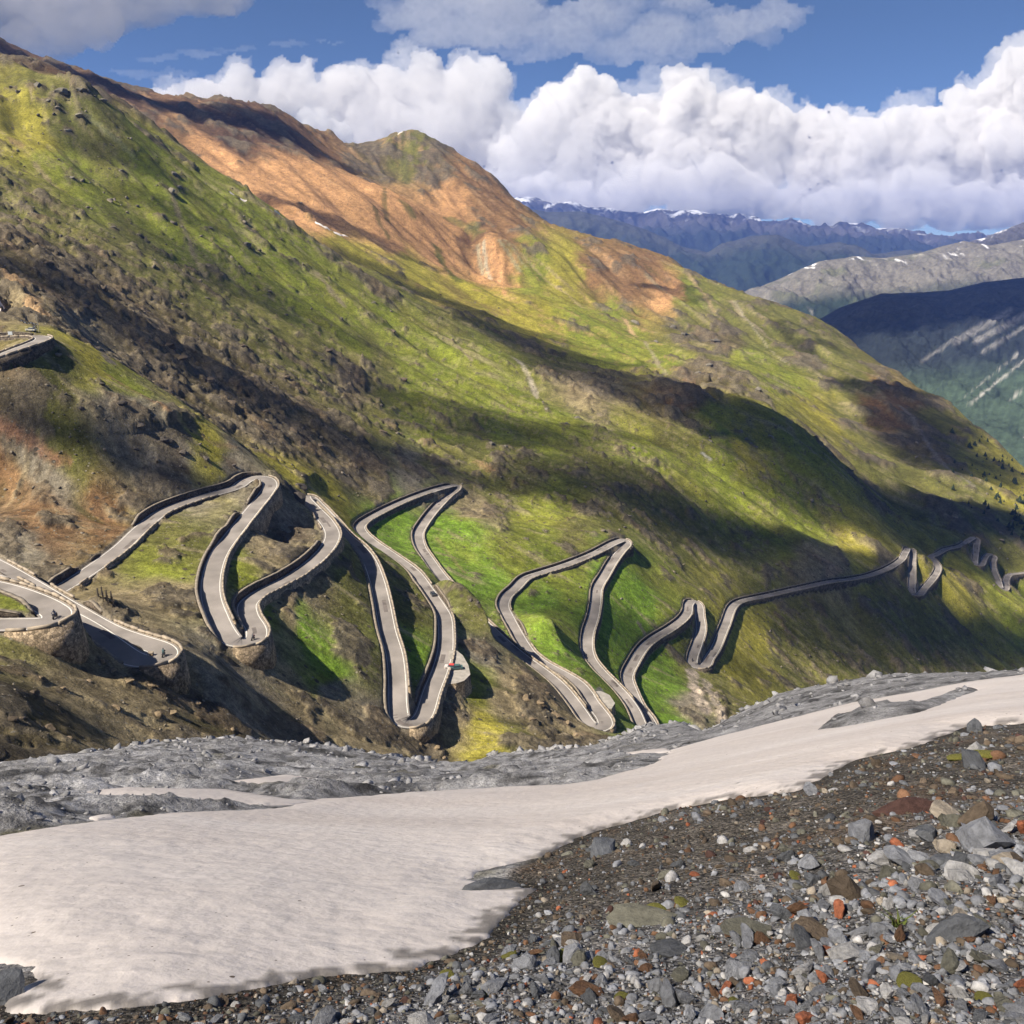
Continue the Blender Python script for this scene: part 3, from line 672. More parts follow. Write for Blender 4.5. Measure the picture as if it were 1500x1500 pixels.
# ------------------------------------------------------------------ road surface, edge lines, walls and parapets
m_asph = mat_plain('old pale asphalt', (.205, .185, .172), 0.9, 0.30, 0.11, 0.01, 8.0)
m_patch = mat_plain('dark asphalt repair', (.125, .108, .10), .9, .25, .6)
m_line = mat_plain('white road paint', (.62, .60, .56), 0.7, 0.12, 0.8)
m_wall = mat_masonry('dark rubble masonry', (.115, .093, .072), 2.4)
m_para = mat_plain('pale parapet stone', (.30, .25, .195), 0.9, 0.32, 0.7, 0.06, 3.0)
m_cope = mat_plain('weathered coping', (.20, .17, .135), .95, .3, 1.0, .1, 2.0)
m_tan = mat_masonry('tan rubble masonry', (.31, .24, .165), 2.0)

def ribbon(R, nrm, o0, o1, dz):
    V = np.stack([R+nrm*o0+[0, 0, dz], R+nrm*o1+[0, 0, dz]], 1).reshape(-1, 3)
    return V, grid_faces(len(R), 2)
def frame(R):
    t = np.gradient(R[:, :2], axis=0); t /= np.linalg.norm(t, axis=1)[:, None]+1e-9
    return np.stack([t[:, 1], -t[:, 0], 0*t[:, 0]], -1)
def solid_strip(A, B, z0, z1):
    """closed wall between two plan curves A, B (n,2) from heights z0 to z1 (n,)"""
    n = len(A)
    V = np.concatenate([np.column_stack([A, z0]), np.column_stack([B, z0]), np.column_stack([B, z1]), np.column_stack([A, z1])])
    i = np.arange(n-1)
    F = [np.stack([i+k*n, i+1+k*n, i+1+((k+1) % 4)*n, i+((k+1) % 4)*n], -1) for k in range(4)]
    F.append(np.array([[0, n, 2*n, 3*n], [n-1, 4*n-1, 3*n-1, 2*n-1]]))
    return V, np.concatenate(F)
def join(parts):
    V = []; F = []; o = 0
    for v, f in parts:
        V.append(v); F.append(f+o); o += len(v)
    return np.concatenate(V), np.concatenate(F)

m_moss = None
wall_n = 0
def runs(mask, minlen):
    out = []; s = None
    for i, b in enumerate(list(mask)+[False]):
        if b and s is None: s = i
        if not b and s is not None:
            if i-s >= minlen: out.append((s, i))
            s = None
    return out
def sm(a, n):
    ker = np.ones(n)/n; h = n//2
    return np.convolve(np.concatenate([np.full(h, a[0]), a, np.full(h, a[-1])]), ker, 'valid')
ROADN = {'upper': 'pass road at the lay-by', 'bastion': 'round stone bastion bend', 'pier': 'bend on tall piers', 'main': 'pass road'}
road_objs = {}
for key, R in roads.items():
    nrm = frame(R)
    ro = structure(mesh_object('road', *ribbon(R, nrm, -HW-0.15, HW+0.15, 0.0), m_asph))
    road_objs[key] = ro
    for s in (-1, 1):
        mesh_object('edge_line', *ribbon(R, nrm, s*(HW-0.42)-0.10, s*(HW-0.42)+0.10, 0.015), m_line, ro)
    # dark repair patches in the surface
    gp_ = np.random.default_rng(len(R))
    for _ in range(int(len(R)/42)):
        a = int(gp_.integers(3, max(len(R)-14, 4))); n_ = int(gp_.integers(3, 11)); o0 = gp_.uniform(-2.4, 1.2); w0 = gp_.uniform(.7, 1.8)
        mesh_object('repair_patch', *ribbon(R[a:a+n_], nrm[a:a+n_], o0, o0+w0, 0.008), m_patch, ro)
    dist = np.hypot(R[:, 0], R[:, 1])
    # does another stretch of road lie right beside this edge?
    for s in (-1, 1):
        E = R+nrm*s*(HW+1.75)
        g = polar_lookup(zc, E[:, 0], E[:, 1])
        iz = ground_z(E[:, 0], E[:, 1])
        dz = sm(iz-R[:, 2], 5)
        # own or other road within reach of the edge -> no wall there
        clear = np.array([kd.find((e[0], e[1], 0.0))[2] > HW+0.9 for e in E])
        up = (dz > 0.75) & clear
        dn = (dz < -0.45) & clear
        for a, b in runs(up, 7):
            idx = slice(a, b)
            n = b-a
            taper = np.minimum(1, np.minimum(np.arange(n), np.arange(n)[::-1])/4.0)
            h = np.clip(sm(dz[idx], 5) if n > 8 else dz[idx], 0.5, np.where(dist[idx] > 380, 1.2, 1.9))*(0.45+0.55*taper)+0.15
            h = h+0.12*perlin(np.arange(n)*0.45, np.zeros(n)+a)
            A = (R+nrm*s*(HW+0.32))[idx, :2]; B = (R+nrm*s*(HW+1.0))[idx, :2]
            o = mesh_object('retaining_wall', *solid_strip(A, B, R[idx, 2]-0.5, R[idx, 2]+h), m_wall)
            tag(o, 'dark rubble retaining wall holding the uphill bank of the %s' % ROADN[key], 'wall', 'retaining walls on the uphill edge of the pass road')
            if h.max() > 1.2:
                Ac = (R+nrm*s*(HW+0.26))[idx, :2]; Bc = (R+nrm*s*(HW+1.1))[idx, :2]
                mesh_object('coping', *solid_strip(Ac, Bc, R[idx, 2]+h+0.002, R[idx, 2]+h+0.14), m_cope, o)
        for a, b in runs(dn, 6):
            idx = slice(a, b); n = b-a
            near_run = dist[idx].min() < 235
            A = (R+nrm*s*(HW+0.22))[idx, :2]; B = (R+nrm*s*(HW+0.85))[idx, :2]
            base = np.minimum(iz[idx], R[idx, 2]-0.5)-1.2
            batter = (R[idx, 2]-base)[:, None]*0.10
            # battered outer face
            outw = nrm[idx, :2]*s
            V, F = solid_strip(A, B, base, R[idx, 2]+0.06)
            V[n:2*n, :2] += outw*batter
            o = mesh_object('roadside_wall', V, F, m_tan if dist[idx].min() < 300 else m_wall)
            tall = (R[idx, 2]-base).max() > 6
            tag(o, ('tall battered stone wall with low parapet carrying the %s' if tall else 'low stone wall with parapet along the downhill edge of the %s') % ROADN[key], 'wall', 'walls and parapets on the downhill edge of the pass road')
            z0 = R[idx, 2]+0.07
            Ap = (R+nrm*s*(HW+0.20))[idx, :2]; Bp = (R+nrm*s*(HW+0.72))[idx, :2]
            L = 3 if near_run else 4
            pieces = []
            for k in range(0, n-L+1, L):
                q = slice(k, k+L)
                # shrink the piece lengthwise so that a drain gap stays between two stones
                a0 = Ap[q].copy(); b0 = Bp[q].copy(); zz = z0[q].copy()
                gap = 0.16 if near_run else 0.3
                for arr in (a0, b0):
                    arr[-1] += (Ap[min(k+L, n-1)]-Ap[k+L-1])*(1-gap)
                hh = 0.58+0.10*math.sin(k*1.7+a)+.06*math.sin(k*5.3)
                pieces.append(solid_strip(a0, b0, zz, zz+hh))
            if near_run:
                for pv, pf in pieces:
                    mesh_object('parapet_stone', pv, pf, m_para, o)
            elif pieces:
                mesh_object('parapet', *join(pieces), m_para, o)
# ------------------------------------------------------------------ foreground slope: scree, snowfield, limestone ridge
RIDGE = [(-260, 1160), (-100, 1142), (0, 1128), (60, 1118), (130, 1108), (200, 1097), (320, 1086), (400, 1088), (480, 1096), (560, 1108), (640, 1124), (686, 1130), (720, 1110), (800, 1103), (880, 1094), (945, 1066), (1000, 1061), (1030, 1077), (1080, 1050), (1140, 1019), (1200, 1008), (1300, 991), (1400, 987), (1500, 984), (1650, 980), (1800, 978)]
rp = px([p[0] for p in RIDGE], [p[1] for p in RIDGE], 1.0)
raz = np.arctan2(rp[:, 0], rp[:, 1]); rm = rp[:, 2]/np.hypot(rp[:, 0], rp[:, 1])
EYE = 1.72
def ridge_r(az):
    return np.interp(az, [-.7, -.45, -.2, -.04, .1, .25, .45, .8], [58, 62, 66, 72, 74, 70, 64, 60])
_rs = np.polyfit(raz, rm, 4)
def fore_base(r, az):
    rr = ridge_r(az)
    ks = np.polyval(_rs, np.clip(az, raz[0], raz[-1]))+EYE/rr; ka = np.interp(az, raz, rm)+EYE/rr
    k = ks+(ka-ks)*smooth(.55, 1.0, r/rr)
    over = np.maximum(r-rr, 0)
    return -EYE+k*np.minimum(r, rr)-1.25*over-0.01*over**2
def fore_hit(u, v):
    """photo pixel -> azimuth and distance on the smooth slope"""
    P = px(u, v, 1.0); h = np.hypot(P[..., 0], P[..., 1]); az = np.arctan2(P[..., 0], P[..., 1]); m = P[..., 2]/h
    lo = np.full(az.shape, .4); hi = ridge_r(az)
    for _ in range(40):
        mid = .5*(lo+hi); above = fore_base(mid, az) < m*mid
        lo = np.where(above, mid, lo); hi = np.where(above, hi, mid)
    return az, lo
SNOW = [
 ('snow_field', [(-200, 1262), (0, 1226), (120, 1207), (250, 1192), (400, 1186), (470, 1171), (560, 1166), (700, 1158), (850, 1149), (960, 1120), (985, 1098), (1060, 1078), (1130, 1060), (1250, 1030), (1380, 1008), (1500, 990), (1720, 984),
   (1720, 1062), (1500, 1060), (1410, 1066), (1340, 1094), (1250, 1114), (1165, 1160), (1060, 1172), (985, 1186), (860, 1222), (790, 1256), (700, 1276), (684, 1290), (782, 1304), (745, 1335), (705, 1380), (600, 1421), (450, 1432), (385, 1447), (200, 1476), (20, 1486), (8, 1470), (58, 1432), (48, 1416), (-40, 1405), (-200, 1400)]),
 ('snow_strip', [(80, 1166), (200, 1156), (235, 1159), (350, 1160), (430, 1172), (520, 1174), (420, 1180), (230, 1178)]),
 ('snow_strip', [(332, 1146), (420, 1135), (540, 1152), (480, 1158), (400, 1156)]),
 ('snow_strip', [(128, 1198), (160, 1193), (170, 1199), (140, 1203)]),
 ('snow_strip', [(915, 1103), (975, 1096), (985, 1101), (940, 1108)]),
]
ISLAND = [(1203, 1070), (1225, 1051), (1262, 1048), (1320, 1040), (1405, 1014), (1430, 1012), (1340, 1046), (1262, 1062)]
def poly_lp(poly):
    # densify so that straight photo edges stay straight
    q = []
    for (a, b) in zip(poly, poly[1:]+poly[:1]):
        for t in np.linspace(0, 1, 5, endpoint=False):
            q.append((a[0]+(b[0]-a[0])*t, a[1]+(b[1]-a[1])*t))
    q = np.array(q)
    az, r = fore_hit(q[:, 0], q[:, 1])
    return np.stack([az, np.log(np.maximum(r, .3))], -1)
def poly_sd(poly, X, Y):
    """signed distance (positive inside)"""
    d = np.full(X.shape, 1e9); ins = np.zeros(X.shape, bool)
    for a, b in zip(poly, np.roll(poly, -1, 0)):
        ab = b-a; t = np.clip(((X-a[0])*ab[0]+(Y-a[1])*ab[1])/((ab**2).sum()+1e-12), 0, 1)
        d = np.minimum(d, np.hypot(X-a[0]-t*ab[0], Y-a[1]-t*ab[1]))
        c = ((a[1] > Y) != (b[1] > Y)) & (X < (b[0]-a[0])*(Y-a[1])/(b[1]-a[1]+1e-12)+a[0])
        ins ^= c
    return np.where(ins, d, -d)
FAZ = np.concatenate([np.linspace(-86, -48, 40, endpoint=False), np.linspace(-48, 48, 410), np.linspace(48, 86, 41)[1:]])*np.pi/180
FR = np.exp(np.linspace(math.log(.6), math.log(135), 365))
FA, FD = np.meshgrid(FAZ, FR)
FX = np.sin(FA)*FD; FY = np.cos(FA)*FD
FL = np.log(FD)
jig = fbm(FX/np.maximum(FD*.05, .3), FY/np.maximum(FD*.05, .3), 3, 91)*0+fbm(FA*40, FL*40, 4, 92)*0.012
SDS = []
for nm, pl in SNOW:
    SDS.append(poly_sd(poly_lp(pl), FA, FL)+jig*(1.0 if nm == 'snow_field' else .45))
isl = poly_sd(poly_lp(ISLAND), FA, FL)+jig*.6
sd_in = np.maximum.reduce(SDS)
sd_in = np.minimum(sd_in, -isl)
sdm = sd_in*FD                                    # metres
_nb = [(-300, 1500), (-60, 1500), (20, 1488), (200, 1476), (450, 1432), (600, 1421), (705, 1380), (760, 1300), (860, 1222), (1060, 1172), (1165, 1160), (1340, 1094), (1410, 1066), (1500, 1060), (1750, 1056)]
_na, _nr = fore_hit(np.array([p[0] for p in _nb], float), np.array([p[1] for p in _nb], float))
_o = np.argsort(_na)
nearw = 1-smooth(1.06, 1.30, FD/np.interp(FA, _na[_o], _nr[_o]))   # scree on the near side of the snow, limestone beyond
base = fore_base(FD, FA)
lump = fbm(FX/1.6, FY/1.6, 5, 93)*0.16+fbm(FX/5, FY/5, 3, 94)*0.22
rockz = fbm(FX/7, FY/4.5, 5, 95, .6, True)*0.85+fbm(FX/1.9, FY/1.3, 4, 96, .6, True)*0.34+fbm(FX/14, FY/14, 3, 97)*0.6
gz = base+np.where(sdm < 0, 0, -smooth(0, 1.6, sdm)*(0.30*nearw+1.1*(1-nearw)))
gravel0 = smooth(.10, .22, FA)
outw = smooth(0, 1.2, -sdm)
terr = np.floor(rockz*3.2)/3.2+smooth(.72, 1.0, rockz*3.2-np.floor(rockz*3.2))/3.2
rockz = (.35*rockz+.65*terr)*.62-.14
gz = gz+outw*(nearw*(0.10+lump*smooth(0, 1.5, FD-2))+(1-nearw)*(0.05+rockz*(1-.45*gravel0)))
gz = gz+np.where(isl > -0.02, smooth(-0.01, .008, isl)*(.12+.22*rockz), 0)
gravel = smooth(.10, .22, FA)*(1-nearw)            # finer grey rubble towards the right
# colours
lime = np.array([.42, .41, .41])*(0.85+0.65*fbm(FX/2.2, FY/2.2, 5, 101, .6)+0.6*fbm(FX/9, FY/6, 3, 102))[..., None]
moss = (smooth(.22, .42, fbm(FX/2.6, FY/2.6, 4, 103))*smooth(.0, .3, fbm(FX/11, FY/11, 3, 104)+.12)*(1-gravel))[..., None]
lime = lime*(1-.75*moss)+np.array([.13, .115, .05])*.75*moss
lime = lime*(1-.35*gravel[..., None])+np.array([.21, .205, .205])*.35*gravel[..., None]
earth = np.array([.105, .092, .078])*(1+0.6*fbm(FX/.5, FY/.5, 4, 105, .6)+0.3*fbm(FX/3, FY/3, 3, 106))[..., None]
rust = smooth(.15, .4, fbm(FX/1.3, FY/1.3, 4, 107))[..., None]
earth = earth*(1-.5*rust)+np.array([.125, .078, .045])*.5*rust
crack = smooth(.55, .8, np.abs(1-2*np.abs(perlin(FX/2.1+.6*perlin(FX/1.1, FY/1.1, 131), FY/1.0, 130))))[..., None]*smooth(.0, .35, fbm(FX/4, FY/4, 3, 132)+.2)[..., None]
lime = lime*(1-.72*crack)
_dep = FY*CP-base*SP; _u = 750+FPX*FX/_dep; _v = 750-FPX*(FY*SP+base*CP)/_dep
_line = 1452-(_u-600)*0.295
grit_w = smooth(-70, 70, _v-_line)[..., None]
earth = earth*(1-.7*grit_w)+np.array([.165, .162, .165])*(1+.5*fbm(FX/.3, FY/.3, 3, 133))[..., None]*.7*grit_w
fcol = lime*(1-nearw[..., None])+earth*nearw[..., None]
wet = (1-smooth(0, .35, np.abs(sdm+.1)))[..., None]*nearw[..., None]
fcol = fcol*(1-.45*wet)
m_fore = mat_terrain('limestone and scree', ((.5, .25), (1.6, .35), (6.0, .35), (24.0, .30)), 0.26, 2.6, spec=.25)
# gravel grains on top of the noise
nt = m_fore.node_tree; N = nt.nodes; L = nt.links; p_ = N['Principled BSDF']
tc_ = N.new('ShaderNodeTexCoord'); vo = N.new('ShaderNodeTexVoronoi'); vo.inputs['Scale'].default_value = 26.0
L.new(tc_.outputs['Object'], vo.inputs['Vector'])
sc_ = N.new('ShaderNodeSeparateColor'); L.new(vo.outputs['Color'], sc_.inputs['Color'])
mr_ = N.new('ShaderNodeMapRange'); mr_.inputs['To Min'].default_value = .45; mr_.inputs['To Max'].default_value = 1.9
L.new(sc_.outputs[0], mr_.inputs['Value'])
mx_ = N.new('ShaderNodeMix'); mx_.data_type = 'RGBA'; mx_.blend_type = 'MULTIPLY'; na_ = N.new('ShaderNodeAttribute'); na_.attribute_name = 'near'; L.new(na_.outputs['Fac'], mx_.inputs['Factor'])
src = p_.inputs['Base Color'].links[0].from_socket
L.new(src, mx_.inputs[6]); L.new(mr_.outputs['Result'], mx_.inputs[7]); L.new(mx_.outputs[2], p_.inputs['Base Color'])
bb = N.new('ShaderNodeBump'); bb.inputs['Strength'].default_value = .9; bb.inputs['Distance'].default_value = .03; bb.invert = True; L.new(na_.outputs['Fac'], bb.inputs['Strength'])
L.new(vo.outputs['Distance'], bb.inputs['Height']); L.new(p_.inputs['Normal'].links[0].from_socket, bb.inputs['Normal']); L.new(bb.outputs['Normal'], p_.inputs['Normal'])
fore = structure(mesh_object('foreground_slope', np.stack([FX, FY, gz], -1).reshape(-1, 3), grid_faces(len(FR), len(FAZ)), m_fore, smooth_shade=True, colors=np.clip(fcol, .01, .7).reshape(-1, 3), extra={'near': (nearw*(1-smooth(9, 20, FD))).ravel()}))
def fore_z(x, y):
    r = np.hypot(x, y); a = np.arctan2(x, y)
    fi = np.clip((np.log(r)-math.log(FR[0]))/(math.log(FR[-1])-math.log(FR[0]))*(len(FR)-1), 0, len(FR)-1.001)
    fj = np.clip(np.interp(a, FAZ, np.arange(len(FAZ))), 0, len(FAZ)-1.001)
    i = fi.astype(int); j = fj.astype(int); fi = fi-i; fj = fj-j
    def L(g): return g[i, j]*(1-fi)*(1-fj)+g[i+1, j]*fi*(1-fj)+g[i, j+1]*(1-fi)*fj+g[i+1, j+1]*fi*fj
    return L(gz), L(sdm)

# old snow, sun-cupped and stained
m_snow, nt, N, L_, p_ = new_mat('old stained snow')
p_.inputs['Roughness'].default_value = 0.75; p_.inputs['Specular IOR Level'].default_value = 0.25
a_ = N.new('ShaderNodeAttribute'); a_.attribute_name = 'Col'
tc_ = N.new('ShaderNodeTexCoord')
t_ = N.new('ShaderNodeTexNoise'); t_.inputs['Scale'].default_value = 7.0; t_.inputs['Detail'].default_value = 8; t_.inputs['Roughness'].default_value = .7
L_.new(tc_.outputs['Object'], t_.inputs['Vector'])
r_ = N.new('ShaderNodeMapRange'); r_.inputs['From Min'].default_value = .3; r_.inputs['From Max'].default_value = .7; r_.inputs['To Min'].default_value = .90; r_.inputs['To Max'].default_value = 1.06
L_.new(t_.outputs['Fac'], r_.inputs['Value'])
x_ = N.new('ShaderNodeMix'); x_.data_type = 'RGBA'; x_.blend_type = 'MULTIPLY'; x_.inputs['Factor'].default_value = 1
L_.new(a_.outputs['Color'], x_.inputs[6]); L_.new(r_.outputs['Result'], x_.inputs[7]); cur_ = x_.outputs[2]
for (s_, size_, share_) in ((7.0, .12, .05), (2.2, .06, .10), (16.0, .15, .06)):
    v_ = N.new('ShaderNodeTexVoronoi'); v_.inputs['Scale'].default_value = s_; L_.new(tc_.outputs['Object'], v_.inputs['Vector'])
    q_ = N.new('ShaderNodeSeparateColor'); L_.new(v_.outputs['Color'], q_.inputs['Color'])
    e_ = N.new('ShaderNodeMath'); e_.operation = 'LESS_THAN'; e_.inputs[1].default_value = share_; L_.new(q_.outputs[0], e_.inputs[0])
    d_ = N.new('ShaderNodeMath'); d_.operation = 'LESS_THAN'; d_.inputs[1].default_value = size_; L_.new(v_.outputs['Distance'], d_.inputs[0])
    k_ = N.new('ShaderNodeMath'); k_.operation = 'MULTIPLY'; L_.new(e_.outputs[0], k_.inputs[0]); L_.new(d_.outputs[0], k_.inputs[1])
    y_ = N.new('ShaderNodeMix'); y_.data_type = 'RGBA'; L_.new(k_.outputs[0], y_.inputs['Factor']); L_.new(cur_, y_.inputs[6]); y_.inputs[7].default_value = (.16, .12, .09, 1)
    cur_ = y_.outputs[2]
L_.new(cur_, p_.inputs['Base Color'])
b_ = N.new('ShaderNodeBump'); b_.inputs['Strength'].default_value = .7; b_.inputs['Distance'].default_value = .06
t2_ = N.new('ShaderNodeTexNoise'); t2_.inputs['Scale'].default_value = 3.6; t2_.inputs['Detail'].default_value = 6
L_.new(tc_.outputs['Object'], t2_.inputs['Vector']); L_.new(t2_.outputs['Fac'], b_.inputs['Height']); L_.new(b_.outputs['Normal'], p_.inputs['Normal'])
cup = fbm(FX/.8+.5*fbm(FX/2, FY/2, 2, 118), FY/.5+.5*fbm(FX/2, FY/2, 2, 119), 4, 111, .55)*0.055*(1-smooth(8, 15, FD))*smooth(-.2, .35, fbm(FX/4, FY/4, 2, 117)+.1)+fbm(FX/2.6, FY/2.0, 3, 112)*0.045+fbm(FX/9, FY/9, 3, 113)*.20
_al = FX*.94-FY*.34; _ac = FX*.34+FY*.94
dirt = np.clip(0.62+0.9*fbm(_al/14, _ac/2.4, 5, 114, .6)+.12*fbm(FX/1.2, FY/.5, 3, 115)+.22*fbm(_al/5, _ac/.8, 4, 120, .6), 0, 1.5)
whiter = smooth(13, 5.5, FD) if False else 1-smooth(6.5, 13, FD)
for (nm, pl), sd in zip(SNOW, SDS):
    s2 = np.minimum(sd, -isl) if nm == 'snow_field' else sd
    s2m = s2*FD
    z = base+cup*smooth(-.1, 1.2, s2m)+(0.03+0.11*smooth(0, .9, s2m))*smooth(-.10, .08, s2m)-0.5*smooth(0.02, -.35, s2m)
    keep = s2 > -0.012
    keepf = keep[:-1, :-1] | keep[:-1, 1:] | keep[1:, 1:] | keep[1:, :-1]
    d = (dirt*(1-.45*whiter))[..., None]
    c = np.array([.80, .735, .69])*(1-d*.36)+np.array([.44, .345, .285])*d*.36
    grit = (smooth(.45, .75, fbm(FX/.35, FY/.2, 3, 116)+.75*(1-smooth(0, .45, s2m)))*nearw)[..., None]
    c = c*(1-.75*grit)+np.array([.10, .09, .08])*.75*grit
    f = grid_faces(len(FR), len(FAZ), keepf)
    v, f, cc = compact(np.stack([FX, FY, z], -1).reshape(-1, 3), f, c.reshape(-1, 3))
    structure(mesh_object(nm, v, f, m_snow, smooth_shade=True, colors=np.clip(cc, .02, .85)))

# ------------------------------------------------------------------ stones
import bmesh
def ico(sub):
    bm = bmesh.new(); bmesh.ops.create_icosphere(bm, subdivisions=sub, radius=1.0)
    v = np.array([x.co[:] for x in bm.verts]); f = np.array([[q.index for q in x.verts] for x in bm.faces]); bm.free()
    return v, f
ICO = {k: ico(k) for k in (1, 2, 3)}
def rock_shape(seed, sub, cuts=9, flat=0.62, rough=.05):
    g = np.random.default_rng(seed)
    v, f = ICO[sub]; v = v.copy()
    for _ in range(cuts):
        n = g.normal(size=3); n /= np.linalg.norm(n)
        o = g.uniform(.34, .80)
        d = v@n
        v = v-np.maximum(d-o, 0)[:, None]*n
    v = v*g.uniform(.55, 1.4, 3)*np.array([1, 1, flat])
    v = v+g.normal(size=v.shape)*rough*.5
    v /= np.abs(v[:, :2]).max()
    return v, f
STONE = {'grey': (.255, .262, .285), 'pale': (.43, .42, .415), 'slate': (.115, .120, .130), 'brown': (.130, .098, .070), 'olive': (.150, .145, .115), 'orange': (.34, .118, .060), 'rust': (.165, .090, .052), 'maroon': (.080, .042, .034), 'buff': (.34, .29, .23)}
def mat_stone(name, c):
    m, nt, N, L, p = new_mat(name)
    p.inputs['Roughness'].default_value = .85; p.inputs['Specular IOR Level'].default_value = .3
    tc = N.new('ShaderNodeTexCoord'); oi = N.new('ShaderNodeObjectInfo')
    ad = N.new('ShaderNodeVectorMath'); ad.operation = 'ADD'
    L.new(tc.outputs['Object'], ad.inputs[0]); L.new(oi.outputs['Location'], ad.inputs[1])
    t = N.new('ShaderNodeTexNoise'); t.inputs['Scale'].default_value = 2.3; t.inputs['Detail'].default_value = 8; t.inputs['Roughness'].default_value = .68
    L.new(ad.outputs[0], t.inputs['Vector'])
    r = N.new('ShaderNodeMapRange'); r.inputs['From Min'].default_value = .3; r.inputs['From Max'].default_value = .7; r.inputs['To Min'].default_value = .62; r.inputs['To Max'].default_value = 1.4
    L.new(t.outputs['Fac'], r.inputs['Value'])
    rr = N.new('ShaderNodeMapRange'); rr.inputs['To Min'].default_value = .72; rr.inputs['To Max'].default_value = 1.28
    L.new(oi.outputs['Random'], rr.inputs['Value'])
    mu = N.new('ShaderNodeMath'); mu.operation = 'MULTIPLY'; L.new(r.outputs['Result'], mu.inputs[0]); L.new(rr.outputs['Result'], mu.inputs[1])
    x = N.new('ShaderNodeMix'); x.data_type = 'RGBA'; x.blend_type = 'MULTIPLY'; x.inputs['Factor'].default_value = 1; x.inputs[6].default_value = (*c, 1)
    L.new(mu.outputs[0], x.inputs[7]); L.new(x.outputs[2], p.inputs['Base Color'])
    b = N.new('ShaderNodeBump'); b.inputs['Strength'].default_value = .8; b.inputs['Distance'].default_value = .06
    L.new(t.outputs['Fac'], b.inputs['Height']); L.new(b.outputs['Normal'], p.inputs['Normal'])
    return m
MSTONE = {k: mat_stone(k+' stone', c) for k, c in STONE.items()}
NSHAPE = 12
SHAPES = [rock_shape(100+i, 2, 10, flat=(.5, .62, .75)[i % 3], rough=.06) for i in range(NSHAPE)]
ROCKME = {}
def rock_mesh(kind, i):
    if (kind, i) not in ROCKME:
        me = bpy.data.meshes.new('rock'); v, f = SHAPES[i]
        me.from_pydata(v.tolist(), [], f.tolist()); me.materials.append(MSTONE[kind]); ROCKME[(kind, i)] = me
    return ROCKME[(kind, i)]
g = np.random.default_rng(5)
def zone(u, v):
    """0 = brown fine scree by the snow, 1 = grey blocky limestone rubble nearest the eye"""
    line = 1452-(u-600)*0.295
    return smooth(-70, 70, v-line+40*fbm(u/130.0, v/130.0, 3, 121))
def pick_kind(z, g):
    pg = [('grey', .48), ('pale', .16), ('slate', .10), ('brown', .07), ('olive', .06), ('orange', .030), ('rust', .060), ('buff', .04)]
    pb = [('grey', .12), ('pale', .03), ('slate', .17), ('brown', .31), ('olive', .20), ('orange', .004), ('rust', .085), ('maroon', .05), ('buff', .03)]
    t = pg if g.random() < z else pb
    k = g.random(); s = 0
    for n_, w_ in t:
        s += w_
        if k < s: return n_
    return 'grey'
def scatter(n, smin, smax, power, umin=-60, umax=1570, vmin=1040, vmax=1560):
    u = g.uniform(umin, umax, n); v = g.uniform(vmin, vmax, n)
    az, r = fore_hit(u, v)
    x = np.sin(az)*r; y = np.cos(az)*r
    z, sd = fore_z(x, y)
    size = smin*(1-g.random(n)*(1-(smin/smax)**power))**(-1/power)
    edge_v = np.interp(u, [-60, 20, 200, 450, 600, 705, 760, 790, 860, 1060, 1165, 1340, 1410, 1600], [1392, 1480, 1470, 1428, 1415, 1372, 1290, 1252, 1216, 1166, 1152, 1086, 1060, 1050])
    ok = (v > edge_v) & (r < 24) & (sd < -0.02-size*r/FPX*.3) & (r > 1.0)
    zz_ = zone(u, v)
    size = size*(.60+.45*zz_)
    return [(u[i], v[i], x[i], y[i], z[i], size[i]*1.08*r[i]/FPX, r[i]) for i in np.where(ok)[0]]
ROCK_TXT = {'grey': ('blue grey limestone block', 'grey limestone blocks in the scree'), 'pale': ('whitish limestone chip', 'whitish limestone chips in the scree'), 'slate': ('dark slate grey stone', 'dark slate stones in the scree'),
            'brown': ('dull brown schist stone', 'brown schist stones in the scree'), 'olive': ('greenish grey schist slab', 'greenish schist slabs in the scree'), 'orange': ('bright orange red stone', 'orange red stones in the scree'),
            'rust': ('rusty brown stone', 'rusty stones in the scree'), 'maroon': ('dark maroon stone', 'maroon stones in the scree'), 'buff': ('pale buff stone', 'buff stones in the scree')}
def put_rock(kind, shape, x, y, z, size, rot, sz=(1, 1, 1), label=None, group=None, name='rock', sink=.18):
    o = bpy.data.objects.new(name, rock_mesh(kind, shape))
    o.location = (x, y, z+size*.5*sz[2]*(.55-sink)); o.scale = (size*.5*sz[0], size*.5*sz[1], size*.5*sz[2]); o.rotation_euler = rot
    C.objects.link(o)
    return tag(o, label or '%s lying loose in the foreground scree' % ROCK_TXT[kind][0], 'rock', group if label else ROCK_TXT[kind][1])
